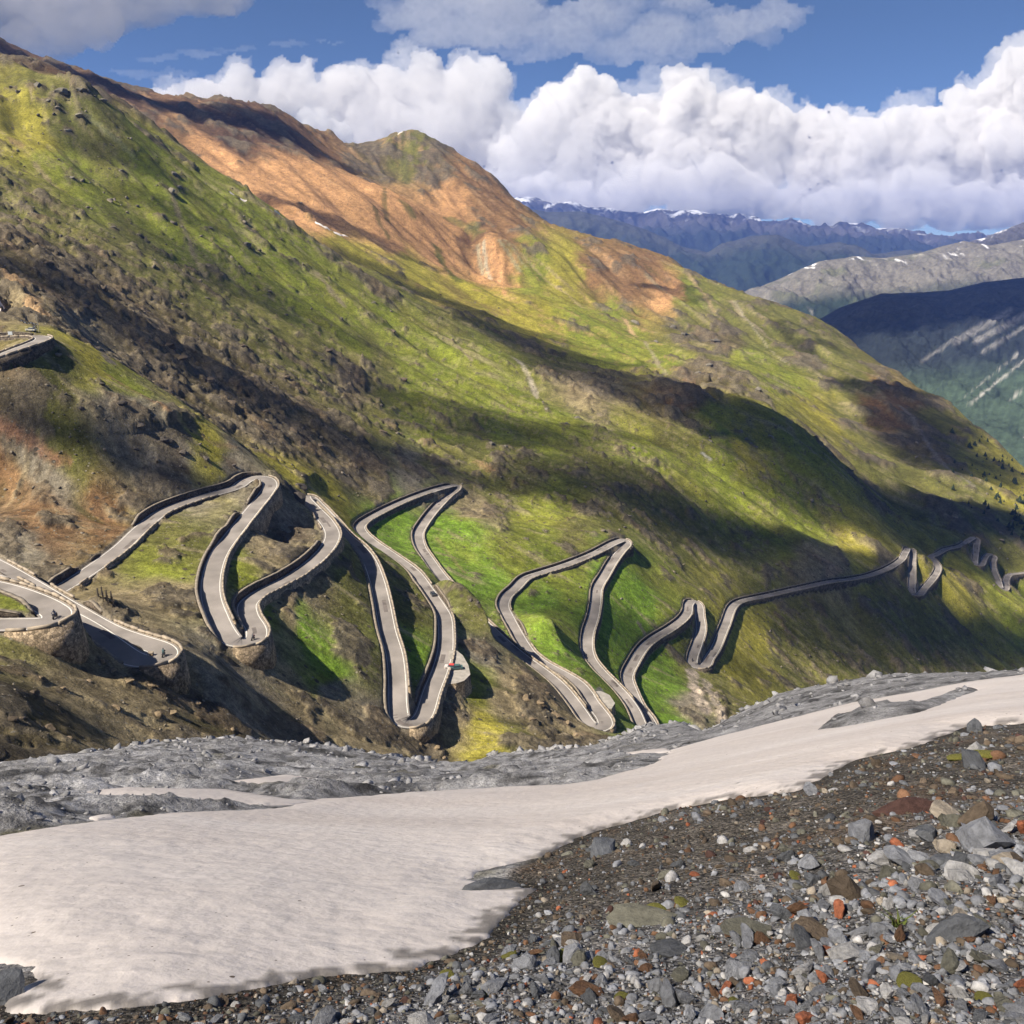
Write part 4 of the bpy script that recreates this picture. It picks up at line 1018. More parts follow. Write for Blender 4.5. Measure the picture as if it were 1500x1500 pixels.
# boulders that can be named, placed where they lie
NAMED = [
 (1440, 1238, 62, 'grey', 0, (1, .8, 1.5), 'largest smooth grey boulder standing upright in the scree'), (1375, 1196, 50, 'buff', 4, (1.3, .9, .9), 'pale tilted block with flat top beside the largest grey boulder'),
 (1395, 1360, 95, 'slate', 2, (1.2, .9, .8), 'broad dark charcoal boulder among grey rubble'), (1260, 1228, 56, 'grey', 5, (1.1, .9, .9), 'angular grey block at the upper edge of the limestone rubble'),
 (1190, 1370, 62, 'brown', 7, (1.1, .9, .8), 'rounded brown boulder with olive stain amid grey rubble'), (1100, 1370, 82, 'olive', 1, (1.2, 1, .7), 'wide greenish grey slab lying flat among grey rubble'),
 (1075, 1420, 60, 'grey', 3, (.6, .9, 1.3), 'tall leaning grey slab with pale veins'), (735, 1280, 100, 'slate', 6, (1.5, .8, .55), 'dark humped boulder jutting over the snow edge'), (880, 1238, 80, 'slate', 8, (1.6, .9, .35), 'long grey slab lying at the brow of the scree'),
 (1185, 1158, 46, 'grey', 9, (.9, .8, 1.1), 'upright grey block on the brow against the snow'), (860, 1472, 58, 'rust', 10, (1.2, .9, .8), 'rusty brown boulder in the lowest rubble'), (770, 1430, 50, 'grey', 11, (1.2, .9, .8), 'light grey faceted block below the snow tongue'),
 (1060, 1455, 30, 'orange', 1, (1.2, .9, .9), 'orange red stone beside the tall leaning slab'), (1205, 1440, 34, 'orange', 2, (1, .9, 1.1), 'largest bright orange red stone in the rubble'), (1213, 1405, 30, 'orange', 5, (1.2, .7, .8), 'elongated orange red stone above the largest orange one'),
 (1255, 1470, 52, 'brown', 3, (1.2, 1, .7), 'dark brown flat boulder right of the orange stones'), (980, 1390, 70, 'slate', 4, (1.3, .9, .6), 'grey slate slab tilted in front of the brown scree'), (940, 1345, 85, 'olive', 7, (1.4, .8, .5), 'long greenish slab half buried in brown scree'),
 (1325, 1186, 56, 'maroon', 0, (1.5, .8, .5), 'wide dark maroon slab below the brow'), (4, 1446, 88, 'slate', 9, (1.6, 1, .40), 'dark wet boulder melting out of the snow'), (1420, 1110, 60, 'slate', 8, (1.3, .8, .6), 'dark slab with a shadowed hollow beneath on the brow'),
 (640, 1470, 90, 'grey', 6, (1.3, 1, .7), 'broad pale grey block at the foot of the snow tongue'), (1490, 1300, 60, 'pale', 2, (1, .9, .8), 'whitish block at the right of the dark charcoal boulder'), (1320, 1260, 60, 'grey', 10, (1.3, .8, .8), 'grey block leaning on its neighbour above the charcoal boulder'),
]
for (u, v, s, k, sh, sz, lab) in NAMED:
    az, r = fore_hit(np.array(float(u)), np.array(v+s*.25))
    x = float(np.sin(az)*r); y = float(np.cos(az)*r); z = float(fore_z(np.array([x]), np.array([y]))[0][0])
    put_rock(k, sh, x, y, z, s*float(r)*1.1/FPX, (g.uniform(-.25, .25), g.uniform(-.25, .25), g.uniform(0, 6.3)), sz, lab, sink=.12)
big = scatter(4600, 14, 56, 2.3)
big.sort(key=lambda t: -t[5]/t[6])
things_r = big[:276]; rest = big[276:]
for (u, v, x, y, z, s, r) in things_r:
    zn = float(zone(np.array(u), np.array(v))); k = pick_kind(zn, g)
    sz = (g.uniform(.8, 1.3), g.uniform(.7, 1.1), g.uniform(.7, 1.25))
    look = 'flat' if sz[2] < .86 else ('chunky' if sz[2] > 1.08 else 'blocky')
    size_w = 'large' if s/r > 28/FPX else ('hand sized' if s/r > 20/FPX else 'small')
    where = ('packed among the grey rubble', 'grey rubble') if zn > .5 else ('lying on the fine brown gravel', 'brown gravel')
    put_rock(k, int(g.integers(NSHAPE)), x, y, z, s, (g.uniform(-.5, .5), g.uniform(-.5, .5), g.uniform(0, 6.3)), sz,
             '%s %s %s %s' % (size_w, look, ROCK_TXT[k][0], where[0]), '%s %s %s' % (size_w, look, ROCK_TXT[k][1].replace('the scree', 'the '+where[1])))
# the rest of the scree: real stones joined, too many to lift one by one
def stones_mesh(name, items, sub, mat, kinds=None, shapes=24, seed=7, flat=.62):
    lib = [rock_shape(500+seed+i, sub, 5, flat=flat, rough=.40 if sub == 1 else .10) for i in range(shapes)]
    V = []; F = []; Cc = []; off = 0
    for (u, v, x, y, z, s, r) in items:
        k = kinds if kinds else pick_kind(float(zone(np.array(u), np.array(v))), g)
        vv, ff = lib[int(g.integers(shapes))]
        a = g.uniform(0, 6.28); ca, sa = math.cos(a), math.sin(a); ti = g.uniform(-.6, .6); ct, s_t = math.cos(ti), math.sin(ti)
        w = vv*(s*.5)*np.array([g.uniform(.8, 1.3), g.uniform(.7, 1.1), g.uniform(.7, 1.2)])
        w = np.stack([w[:, 0], w[:, 1]*ct-w[:, 2]*s_t, w[:, 1]*s_t+w[:, 2]*ct], -1)
        w = np.stack([w[:, 0]*ca-w[:, 1]*sa, w[:, 0]*sa+w[:, 1]*ca, w[:, 2]], -1)+np.array([x, y, z+s*.07])
        c = np.array(STONE[k] if isinstance(k, str) else k)*g.uniform(.65, 1.35)
        V.append(w); F.append(ff+off); off += len(w); Cc.append(np.repeat(c[None], len(w), 0))
    o = mesh_object(name, np.concatenate(V), np.concatenate(F), mat, colors=np.clip(np.concatenate(Cc), .01, .7))
    return o
m_rub = mat_terrain('loose stones', ((9.0, .25), (40.0, .3)), .012, 30.0, rough=.85, spec=.3)
small = scatter(17000, 6.0, 16, 1.5)+scatter(20000, 3.4, 6.5, 1.5)+[t for t in scatter(9000, 8, 40, 1.5, -260, 2500, 1000, 2100) if t[0] < -60 or t[0] > 1570 or t[1] > 1560]
o = stones_mesh('scree_stones', small, 1, m_rub)
tag(o, 'mixed grey brown and orange scree stones strewn over the slope', 'scree', kind='stuff')
o = stones_mesh('scree_blocks', rest, 2, m_rub, seed=50)
tag(o, 'angular fist sized blocks packed between the larger scree stones', 'scree', kind='stuff')
# limestone rubble on the ridge beyond the snow
items = []
u = g.uniform(-60, 1560, 3400); v = g.uniform(980, 1235, 3400)
az, r = fore_hit(u, v); x = np.sin(az)*r; y = np.cos(az)*r; z, sd = fore_z(x, y)
sz_ = 5.0*(1-g.random(3400)*(1-(5.0/28)**1.6))**(-1/1.6)
_nw = np.interp(az, _na[_o], _nr[_o])
for i in np.where((r > _nw*1.3) & (sd < -.15))[0]:
    items.append((u[i], v[i], x[i], y[i], z[i], sz_[i]*r[i]*1.08/FPX, r[i]))
o = stones_mesh('limestone_rubble', items, 1, m_rub, kinds=(.32, .315, .32), seed=90, flat=.34)
tag(o, 'grey limestone rubble covering the ridge beyond the snowfield', 'rubble', kind='stuff')
# ------------------------------------------------------------------ valley floor and far mountains
m_far = mat_terrain('far mountain side', ((.012, .25), (.05, .3)), 14.0, .02)
VALLEY = -760.0
vf = np.array([[-16000, -900, VALLEY], [16000, -900, VALLEY], [16000, 16500, VALLEY], [-16000, 16500, VALLEY]], float)
m_floor = mat_plain('valley forest', (.045, .062, .03), .95, .3, .004)
structure(mesh_object('valley_floor', vf, [[0, 1, 2, 3]], m_floor))
def mountain(name, prof, dc, db, vb, colf, ncol=420, nrow=120, amp=.16, lam=.13, back=.35, seed=0, power=1.0, umargin=0):
    pu = np.array([p[0] for p in prof], float); pv = np.array([p[1] for p in prof], float)
    u = np.linspace(pu[0], pu[-1], ncol); vc = np.interp(u, pu, pv)
    dcr = np.interp(u, pu, np.broadcast_to(dc, pu.shape)); dbs = np.interp(u, pu, np.broadcast_to(db, pu.shape)); vbs = np.interp(u, pu, np.broadcast_to(vb, pu.shape))
    crest = px(u, vc, dcr); basep = px(u, vbs, dbs)
    t = np.concatenate([np.linspace(0, 1, nrow), 1+np.linspace(0, 1, 12)[1:]*back])
    T = t[:, None]
    H = np.abs(crest[:, 2]-basep[:, 2]).mean()
    tt = np.minimum(T, 1)
    X = basep[None, :, 0]+(crest[None, :, 0]-basep[None, :, 0])*T; Y = basep[None, :, 1]+(crest[None, :, 1]-basep[None, :, 1])*T
    zz = basep[None, :, 2]+(crest[None, :, 2]-basep[None, :, 2])*tt**power
    zz = zz-np.maximum(T-1, 0)*H*1.6
    Ls = lam*dcr.mean()
    n = fbm(X/Ls, Y/Ls*.6, 6, 200+seed, .55, True)
    n2 = fbm(X/Ls*3, Y/Ls*2, 5, 210+seed, .55, True)
    win = np.sin(np.clip(tt, 0, 1)*math.pi)**.7
    zz = zz+H*amp*(n-.1)*(win+.03)+H*amp*.30*n2*(win*.8+.07)
    c = colf(X, Y, zz, tt, n, n2, np.broadcast_to(u, X.shape))
    return structure(mesh_object(name, np.stack([X, Y, zz], -1).reshape(-1, 3), grid_faces(len(t), ncol), m_far, smooth_shade=True, colors=np.clip(c, .01, .8).reshape(-1, 3)))
def mixc(a, b, w):
    return np.asarray(a)*(1-w[..., None])+np.asarray(b)*w[..., None]
def col_range(X, Y, Z, t, n, n2, u):
    c = mixc((.022, .030, .026), (.080, .075, .075), smooth(.5, .8, t+.14*n))  # forest and rock tones darkened: cloud shade put into the colour
    snow = smooth(.40, .56, fbm(X/300, Y/220, 5, 231, .6)*.8+.45*t**3+.10)*smooth(.72, .90, t+.08*n2)
    return mixc(c, (.66, .68, .72), snow) if c.ndim == 3 else c
def col_front(X, Y, Z, t, n, n2, u):
    c = mixc((.022, .034, .024), (.055, .058, .048), smooth(.6, .95, t+.15*n))  # very dark forest tones also stand in for cloud shade on this ridge
    return c
def col_grey(X, Y, Z, t, n, n2, u):
    c = mixc((.022, .034, .022), (.150, .140, .115), smooth(.38, .62, t+.14*n))
    c = mixc(c, (.10, .11, .05), .55*smooth(.1, .5, fbm(X/260, Y/260, 4, 232)))
    sc = smooth(.50, .75, fbm(X/70, Y/420, 4, 233)+.25*t)
    c = mixc(c, (.30, .28, .25), .7*sc)
    snow = smooth(.62, .72, fbm(X/50, Y/260, 4, 236)+.35*t)*smooth(.75, .9, t)
    return mixc(c, (.75, .75, .78), snow)
def col_peak(X, Y, Z, t, n, n2, u):
    c = mixc((.05, .05, .05), (.09, .085, .085), smooth(.5, .9, t))
    return mixc(c, (.7, .7, .74), smooth(.45, .6, fbm(X/90, Y/160, 4, 237)+.3*t)*smooth(.7, .9, t))
def col_forest(X, Y, Z, t, n, n2, u):
    c = mixc((.045, .068, .045), (.018, .024, .026), smooth(.36, .52, t+.10*n))  # upper slope darker and bluer: cloud shade painted into the forest tone
    c = mixc(c, (.085, .080, .060), .6*smooth(.70, .9, t+.15*n2))
    k = 1+.5*fbm(X/24, Y/24, 4, 238)
    c = c*k[..., None]
    # pale debris tracks running down the slope
    for (a, b, w, s) in (((1520, 512), (1418, 594), 3.2, .75), ((1490, 520), (1412, 582), 2.0, .6), ((1530, 545), (1478, 588), 2.2, .5), ((1480, 455), (1400, 500), 8, .4), ((1540, 440), (1430, 500), 8, .4), ((1500, 480), (1440, 515), 5, .4), ((1400, 495), (1350, 530), 4, .35), ((1590, 520), (1500, 640), 3, .6)):
        P = np.stack([X, Y, Z], -1)
        dep = P[..., 1]*CP-P[..., 2]*SP
        uu = 750+FPX*P[..., 0]/dep; vv = 750-FPX*(P[..., 1]*SP+P[..., 2]*CP)/dep
        A = np.array(a, float); B = np.array(b, float); ab = B-A
        tt = np.clip(((uu-A[0])*ab[0]+(vv-A[1])*ab[1])/(ab@ab), 0, 1)
        d = np.hypot(uu-A[0]-tt*ab[0], vv-A[1]-tt*ab[1])+5.5*np.abs(fbm(X/40, Y/40, 5, 239, .6))
        c = mixc(c, (.42, .40, .38), 1.0*s*(1-smooth(w*.2, w*1.1, d))*np.clip(.75+1.0*fbm(X/30, Y/30, 3, 240), 0, 1))
    return c
mountain('far_range', [(560, 330), (640, 305), (700, 296), (738, 288), (760, 291), (785, 291), (812, 299), (836, 296), (870, 306), (900, 308), (935, 314), (962, 306), (990, 310), (1020, 308), (1060, 318), (1090, 317), (1120, 327), (1155, 322), (1200, 334), (1235, 329), (1265, 333), (1300, 336), (1340, 344), (1385, 351), (1430, 346), (1500, 352), (1600, 345), (1720, 340)],
         14300, 11200, 415, col_range, ncol=480, nrow=80, amp=.34, lam=.05, seed=1)
mountain('blue_ridge', [(600, 330), (680, 306), (740, 300), (800, 312), (850, 310), (900, 322), (950, 338), (1000, 362), (1035, 372), (1060, 358), (1100, 346), (1140, 344), (1180, 362), (1230, 356), (1280, 372), (1330, 368), (1400, 380), (1500, 375), (1700, 370)],
         9800, 7600, 475, col_front, ncol=360, nrow=70, amp=.30, lam=.075, seed=2)
mountain('snowy_peak', [(1330, 400), (1380, 366), (1425, 353), (1450, 346), (1475, 336), (1500, 326), (1540, 314), (1620, 300), (1720, 310)], 7600, 6600, 430, col_peak, ncol=200, nrow=60, amp=.25, lam=.04, seed=3)
mountain('grey_mountain', [(1020, 475), (1060, 447), (1090, 430), (1130, 414), (1170, 396), (1200, 384), (1250, 377), (1290, 379), (1340, 373), (1380, 361), (1412, 353), (1450, 360), (1500, 351), (1580, 352), (1720, 340)], 6000, 4900, 500, col_grey, ncol=420, nrow=100, amp=.24, lam=.075, seed=4)
mountain('forested_slope', [(1060, 560), (1120, 520), (1190, 474), (1230, 451), (1290, 431), (1340, 429), (1390, 426), (1440, 414), (1500, 407), (1580, 396), (1720, 385)], 4100, [2500, 2500, 2450, 2420, 2400, 2380, 2350, 2300, 2250, 2200, 2100], 720, col_forest, ncol=380, nrow=150, amp=.20, lam=.07, seed=5)
# ------------------------------------------------------------------ clouds in view
def mat_cloud(name, density, g=0.0, color=(.995, .995, .997)):
    m = bpy.data.materials.new(name); m.use_nodes = True
    nt = m.node_tree; N = nt.nodes; N.remove(N['Principled BSDF'])
    pv = N.new('ShaderNodeVolumePrincipled'); pv.inputs['Color'].default_value = (*color, 1)
    pv.inputs['Density'].default_value = density; pv.inputs['Anisotropy'].default_value = g
    nt.links.new(pv.outputs[0], N['Material Output'].inputs['Volume'])
    return m
m_cum = mat_cloud('cumulus', .0032, 0.0, (.90, .898, .906))
m_bank = mat_cloud('cloud bank', .0018, 0.0, (.845, .842, .856))
m_strat = mat_cloud('stratocumulus', .0013, 0.0, (.86, .86, .88))
m_grey = mat_cloud('rain cloud', .0040, 0.0, (.50, .50, .53))
m_wisp = mat_cloud('cloud wisps', .00060, 0.0, (.93, .93, .94))
m_thin = mat_cloud('cirrus', .0009)
gc = np.random.default_rng(23)
def cloud_body(name, label, mains, D, step=2.0, children=(13, 6), ratio_c=(.20, .60), flat=.8, mat=None, noise_amp=.30, low=None, depth_jit=.4, stretch=1.0, parent=None):
    """a heap of spherical puffs seen as one body: front relief, mirrored back, soft rim"""
    puffs = []
    for (u, v, r) in mains:
        z0 = gc.uniform(-1, 1)*r*depth_jit
        puffs.append((u, v, z0, r))
        for _ in range(children[0]):
            a = gc.uniform(-.35*math.pi, 1.35*math.pi); el = math.acos(gc.uniform(0, 1))
            rr = r*gc.uniform(*ratio_c)
            du = math.cos(a)*math.sin(el)*r*.88; dv = -math.sin(a)*math.sin(el)*r*.88; dz = math.cos(el)*r*.88
            puffs.append((u+du*stretch, v+dv, z0+dz, rr))
            for _ in range(children[1]):
                a2 = gc.uniform(0, 2*math.pi); el2 = math.acos(gc.uniform(0, 1)); r2 = rr*gc.uniform(*ratio_c)
                puffs.append((u+(du+math.cos(a2)*math.sin(el2)*rr*.9)*stretch, v+dv-math.sin(a2)*math.sin(el2)*rr*.9, z0+dz+math.cos(el2)*rr*.9, r2))
    P = np.array(puffs)
    u0, u1 = (P[:, 0]-P[:, 3]*stretch).min()-6, (P[:, 0]+P[:, 3]*stretch).max()+6; v0, v1 = (P[:, 1]-P[:, 3]).min()-6, (P[:, 1]+P[:, 3]).max()+6
    nu = int((u1-u0)/step)+1; nv = int((v1-v0)/step)+1
    U, V = np.meshgrid(u0+np.arange(nu)*step, v0+np.arange(nv)*step)
    # ragged edges: look the puffs up through a warped field
    Uw = U+noise_amp*26*fbm(U/46, V/46, 5, 301, .6)+noise_amp*8*fbm(U/11, V/11, 3, 305, .6); Vw = V+noise_amp*26*fbm(U/46, V/46, 5, 302, .6)+noise_amp*8*fbm(U/11, V/11, 3, 306, .6)
    soft = mat in (m_wisp, m_strat, m_thin, m_grey)
    h = np.full(U.shape, -1e9); hb = np.full(U.shape, 1e9)
    pad = 30*noise_amp+12
    for (a, b, z, r) in puffs:
        i0 = max(int((b-r-pad-v0)/step), 0); i1 = min(int((b+r+pad-v0)/step)+2, nv); j0 = max(int((a-r*stretch-pad-u0)/step), 0); j1 = min(int((a+r*stretch+pad-u0)/step)+2, nu)
        if i1 <= i0 or j1 <= j0: continue
        q = r*r-((Uw[i0:i1, j0:j1]-a)/stretch)**2-(Vw[i0:i1, j0:j1]-b)**2
        ok = q > 0
        s = np.maximum(q, 0)/r*.9 if soft else np.sqrt(np.maximum(q, 0))
        h[i0:i1, j0:j1] = np.where(ok, np.maximum(h[i0:i1, j0:j1], z+s), h[i0:i1, j0:j1])
        hb[i0:i1, j0:j1] = np.where(ok, np.minimum(hb[i0:i1, j0:j1], z-s), hb[i0:i1, j0:j1])
    inside = h > -1e8
    if low is not None:
        inside &= V < low+7*fbm(U/50, V*0, 4, 308)
    h = np.where(inside, h, 0); hb = np.where(inside, hb, 0)
    fine = (fbm(U/16, V/16, 5, 303, .6, True)*5+fbm(U/5, V/5, 3, 304, .6)*1.6)*noise_amp/.16
    h = np.maximum(h+fine*np.clip((h-hb)/40, 0, 1), hb+.4)
    k = D/FPX
    A = px(U, V, D-h*k*flat).reshape(-1, 3); B = px(U, V, D-hb*k*flat+.5).reshape(-1, 3)
    keep = inside[:-1, :-1] & inside[:-1, 1:] & inside[1:, 1:] & inside[1:, :-1]
    f = grid_faces(nv, nu, keep)
    # rim vertices are shared by the front and the back skin, so the body is closed
    cnt = np.zeros(inside.shape, int)
    kk = keep.astype(int)
    cnt[:-1, :-1] += kk; cnt[:-1, 1:] += kk; cnt[1:, 1:] += kk; cnt[1:, :-1] += kk
    n = len(A)
    f = f[(cnt.ravel()[f] == 4).any(1)]          # no sliver without an inside
    idx = np.where(cnt.ravel() == 4, np.arange(n)+n, np.arange(n))
    verts, faces = compact(np.concatenate([A, B]), np.concatenate([f[:, ::-1], idx[f]]))
    if label is None:
        return mesh_object('wisps', verts, faces, mat, parent, smooth_shade=True)
    o = mesh_object(name, verts, faces, mat or m_cum, smooth_shade=True)
    tag(o, label, 'cloud', 'clouds over the far mountains')
    if mat is None or mat is m_bank:
        cloud_body('wisps', None, [(a+gc.uniform(-10, 10), b+gc.uniform(-8, 8), r*1.12) for (a, b, r) in mains], D, 4.0, (9, 3), (.25, .7), flat, m_wisp, .95, low, depth_jit, 1.25, o)
    return o
cloud_body('cumulus_cloud', 'long soft grey cumulus bank above the jagged brown summit', [(250, 160, 30), (300, 150, 36), (350, 142, 38), (420, 138, 42), (500, 148, 46), (440, 112, 24), (362, 108, 13), (560, 140, 42), (625, 132, 40), (690, 135, 46), (470, 185, 30), (545, 195, 55), (640, 215, 62), (720, 215, 62), (590, 260, 55), (745, 275, 55), (680, 285, 50)], 23500, mat=m_bank)
cloud_body('cumulus_cloud', 'bright towering cumulus heap over the snowy far range', [(805, 185, 48), (860, 145, 38), (880, 200, 55), (945, 190, 48), (1010, 150, 42), (1018, 128, 22), (1065, 180, 44), (1125, 188, 46), (1190, 195, 42), (1000, 235, 55), (900, 255, 55), (830, 265, 52), (1085, 250, 52), (1195, 250, 48), (775, 240, 42), (1240, 215, 36)], 21500)
cloud_body('cumulus_cloud', 'massive white cumulus rising above the grey mountain on the right', [(1270, 205, 38), (1315, 212, 42), (1370, 200, 48), (1430, 182, 48), (1480, 145, 44), (1515, 105, 42), (1560, 150, 70), (1500, 220, 62), (1425, 245, 55), (1345, 262, 52), (1275, 262, 45), (1600, 90, 60), (1640, 180, 80)], 20000)
cloud_body('cumulus_cloud', 'low row of creamy cumulus puffs resting on the snowy range', [(800, 285, 34), (850, 300, 30), (910, 295, 38), (960, 270, 34), (1010, 285, 40), (1060, 275, 44), (1110, 295, 34), (1160, 300, 28), (720, 290, 30)], 18600, low=322)
cloud_body('cumulus_cloud', 'low flat based cumulus sitting behind the grey mountain', [(1210, 305, 30), (1260, 300, 34), (1320, 310, 32), (1380, 300, 38), (1440, 305, 36), (1500, 300, 40), (1570, 300, 44), (1340, 285, 34)], 17800, low=341)
cloud_body('cumulus_cloud', 'small brilliant white cumulus head behind the brown summit ridge', [(462, 180, 20), (448, 172, 14), (480, 190, 22), (500, 200, 20)], 16800)
cloud_body('stratocumulus_cloud', 'thin lilac grey cloud sheet drifting in the blue above the cumulus', [(620, 20, 33), (680, 40, 36), (750, 30, 40), (820, 55, 31), (900, 70, 27), (960, 50, 29), (1030, 62, 23), (1080, 40, 27), (1140, 20, 22), (980, 90, 16), (880, 20, 31), (780, 80, 18), (1000, 5, 23), (700, -10, 40), (620, 65, 16)],
           12000, mat=m_strat, flat=.5, step=3.0, children=(9, 4), stretch=2.2, noise_amp=.60)
cloud_body('stratocumulus_cloud', 'dark ragged grey cloud hanging over the brown crest', [(-60, 20, 70), (30, 15, 60), (100, 30, 50), (160, 10, 48), (220, 5, 40), (290, -5, 36), (340, 0, 26), (90, 70, 24), (40, 60, 36), (-100, 60, 60)],
           5200, mat=m_grey, flat=.8, step=3.0, children=(8, 4), stretch=1.4, noise_amp=.38)
cloud_body('cirrus_cloud', 'faint streak of high white cloud in the blue', [(230, 85, 9), (290, 78, 9), (350, 72, 8), (420, 66, 8), (480, 60, 7), (200, 110, 10), (260, 108, 9)], 14000, mat=m_thin, flat=.5, step=3.0, children=(5, 2), stretch=4.0, noise_amp=.5)

# ------------------------------------------------------------------ clouds overhead, out of view: the shade on the slopes is theirs
m_vol = bpy.data.materials.new('overhead cloud'); m_vol.use_nodes = True
nt = m_vol.node_tree; N = nt.nodes; N.remove(N['Principled BSDF'])
pv = N.new('ShaderNodeVolumePrincipled'); pv.inputs['Color'].default_value = (.97, .97, .98, 1); pv.inputs['Density'].default_value = .018; pv.inputs['Anisotropy'].default_value = .3
nt.links.new(pv.outputs[0], N['Material Output'].inputs['Volume'])
CLZ = 1030.0
def overhead(label, lines, tmax=120.0, cell=22.0, zc_=CLZ):
    """lines: list of (polyline of ground points (n,3), radius m)"""
    segs = []
    for P, rad in lines:
        s = (zc_-P[:, 2])/SUN[2]
        segs.append((P+s[:, None]*SUN[None], rad))
    allp = np.concatenate([p for p, r in segs]); rmax = max(np.max(r) for p, r in segs)*1.7
    xs = np.arange(allp[:, 0].min()-rmax, allp[:, 0].max()+rmax, cell); ys = np.arange(allp[:, 1].min()-rmax, allp[:, 1].max()+rmax, cell)
    X, Y = np.meshgrid(xs, ys)
    Xw = X+fbm(X/160, Y/160, 5, 401, .65)*70; Yw = Y+fbm(X/160, Y/160, 5, 402, .65)*70
    T = np.zeros(X.shape)
    for P, rad in segs:
        for a, b in zip(P[:-1], P[1:]):
            ab = b[:2]-a[:2]; t = np.clip(((Xw-a[0])*ab[0]+(Yw-a[1])*ab[1])/(ab@ab+1e-9), 0, 1)
            d = np.hypot(Xw-a[0]-t*ab[0], Yw-a[1]-t*ab[1])/rad
            T = np.maximum(T, 1-smooth(.62, 1.22, d))
    T = T*tmax*np.clip(1+.9*fbm(X/110, Y/110, 5, 403, .6), .12, 1.7)
    keepv = T > 1.0
    T = np.where(keepv, T, 0)
    k = (keepv[:-1, :-1] | keepv[:-1, 1:] | keepv[1:, 1:] | keepv[1:, :-1])
    f = grid_faces(len(ys), len(xs), k)
    top = np.stack([X, Y, zc_+T], -1).reshape(-1, 3); bot = np.stack([X, Y, zc_-T*.35], -1).reshape(-1, 3)
    n = len(top)
    # rim vertices (thickness 0) are shared by both skins, so the body is closed
    idx = np.where(T.ravel() > 0, np.arange(n)+n, np.arange(n))
    v = np.concatenate([top, bot]); fb = idx[f][:, ::-1]
    v, ff = compact(v, np.concatenate([f, fb]))
    o = mesh_object('drifting_cloud', v, ff, m_vol, smooth_shade=True)
    return tag(o, label, 'cloud', 'clouds drifting overhead')
def gl(pts):
    return cast([p[0] for p in pts], [p[1] for p in pts])[0]
def rad(pts, rp_):
    P = gl(pts); return float(np.hypot(P[:, 0], P[:, 1]).mean()*rp_/FPX)
def shade(label, *lines, tmax=120):
    overhead(label, [(gl(p), rad(p, r)) for p, r in lines], tmax)
shade('drifting cloud that shades the brown skyline crest', ([(0, 75), (120, 122), (250, 158), (390, 180)], 26))
shade('drifting cloud that shades the rocky band across the green face', ([(0, 380), (130, 450), (260, 530), (400, 610), (520, 665)], 58), tmax=75)
shade('drifting cloud that shades the spur above the upper bends', ([(20, 560), (150, 590), (260, 640), (340, 676)], 34), tmax=32)
shade('long drifting cloud that shades the hollow behind the green crest', ([(560, 405), (660, 452), (760, 498), (860, 555), (960, 585), (1080, 612)], 36), ([(425, 302), (485, 326)], 16), tmax=160)
shade('drifting cloud that shades the slope above the lower bends', ([(850, 690), (930, 740), (1050, 790), (1150, 818)], 54), ([(720, 605), (800, 655), (860, 700)], 24), tmax=165)
shade('drifting cloud that shades the steep right flank', ([(1130, 640), (1240, 730), (1330, 745), (1440, 765)], 54), ([(1270, 570), (1380, 680)], 34), tmax=165)
shade('drifting cloud that shades the lowest slope above the valley', ([(1120, 905), (1250, 900), (1400, 925), (1520, 930)], 40), ([(820, 890), (855, 905)], 16), tmax=160)
shade('ragged drifting cloud that dapples the green face below the crest', ([(150, 210), (170, 240)], 14), ([(230, 300), (300, 380), (380, 440)], 15), ([(560, 560), (640, 610), (690, 650)], 20), ([(950, 420), (1000, 440)], 10), ([(1150, 480), (1230, 540)], 14), tmax=95)
overhead('broad drifting cloud that shades the foreground snow and scree', [(np.array([[-45., 30, -22], [-30, 8, -8], [40, 12, -8], [50, 32, -18], [0, 32, -20], [-45, 30, -22]]), 42.0), (np.array([[-95., 90, -66], [-80, 100, -70]]), 22.0)], tmax=20, cell=10)
overhead('far drifting cloud that shades the forested slope', [(px(np.array([1200., 1300, 1400, 1520, 1620]), np.array([462., 440, 442, 425, 415]), np.array([3900., 3900, 3850, 3800, 3800])), 470.0)], tmax=150, cell=45)

# ------------------------------------------------------------------ the air
hz = np.array([[-16500, -950, VALLEY-1], [16500, -950, VALLEY-1], [16500, 16600, VALLEY-1], [-16500, 16600, VALLEY-1], [-16500, -950, 880], [16500, -950, 880], [16500, 16600, 880], [-16500, 16600, 880]], float)
m_haze = bpy.data.materials.new('mountain air'); m_haze.use_nodes = True
nt = m_haze.node_tree; N = nt.nodes; N.remove(N['Principled BSDF'])
pv = N.new('ShaderNodeVolumePrincipled'); pv.inputs['Color'].default_value = (.17, .31, .90, 1); pv.inputs['Density'].default_value = 4.2e-5; pv.inputs['Anisotropy'].default_value = 0.1
nt.links.new(pv.outputs[0], N['Material Output'].inputs['Volume'])
hz_o = mesh_object('haze', hz, [[0, 3, 2, 1], [4, 5, 6, 7], [0, 1, 5, 4], [1, 2, 6, 5], [2, 3, 7, 6], [3, 0, 4, 7]], m_haze)
tag(hz_o, 'thin blue mountain air filling the whole valley', 'haze', kind='stuff')
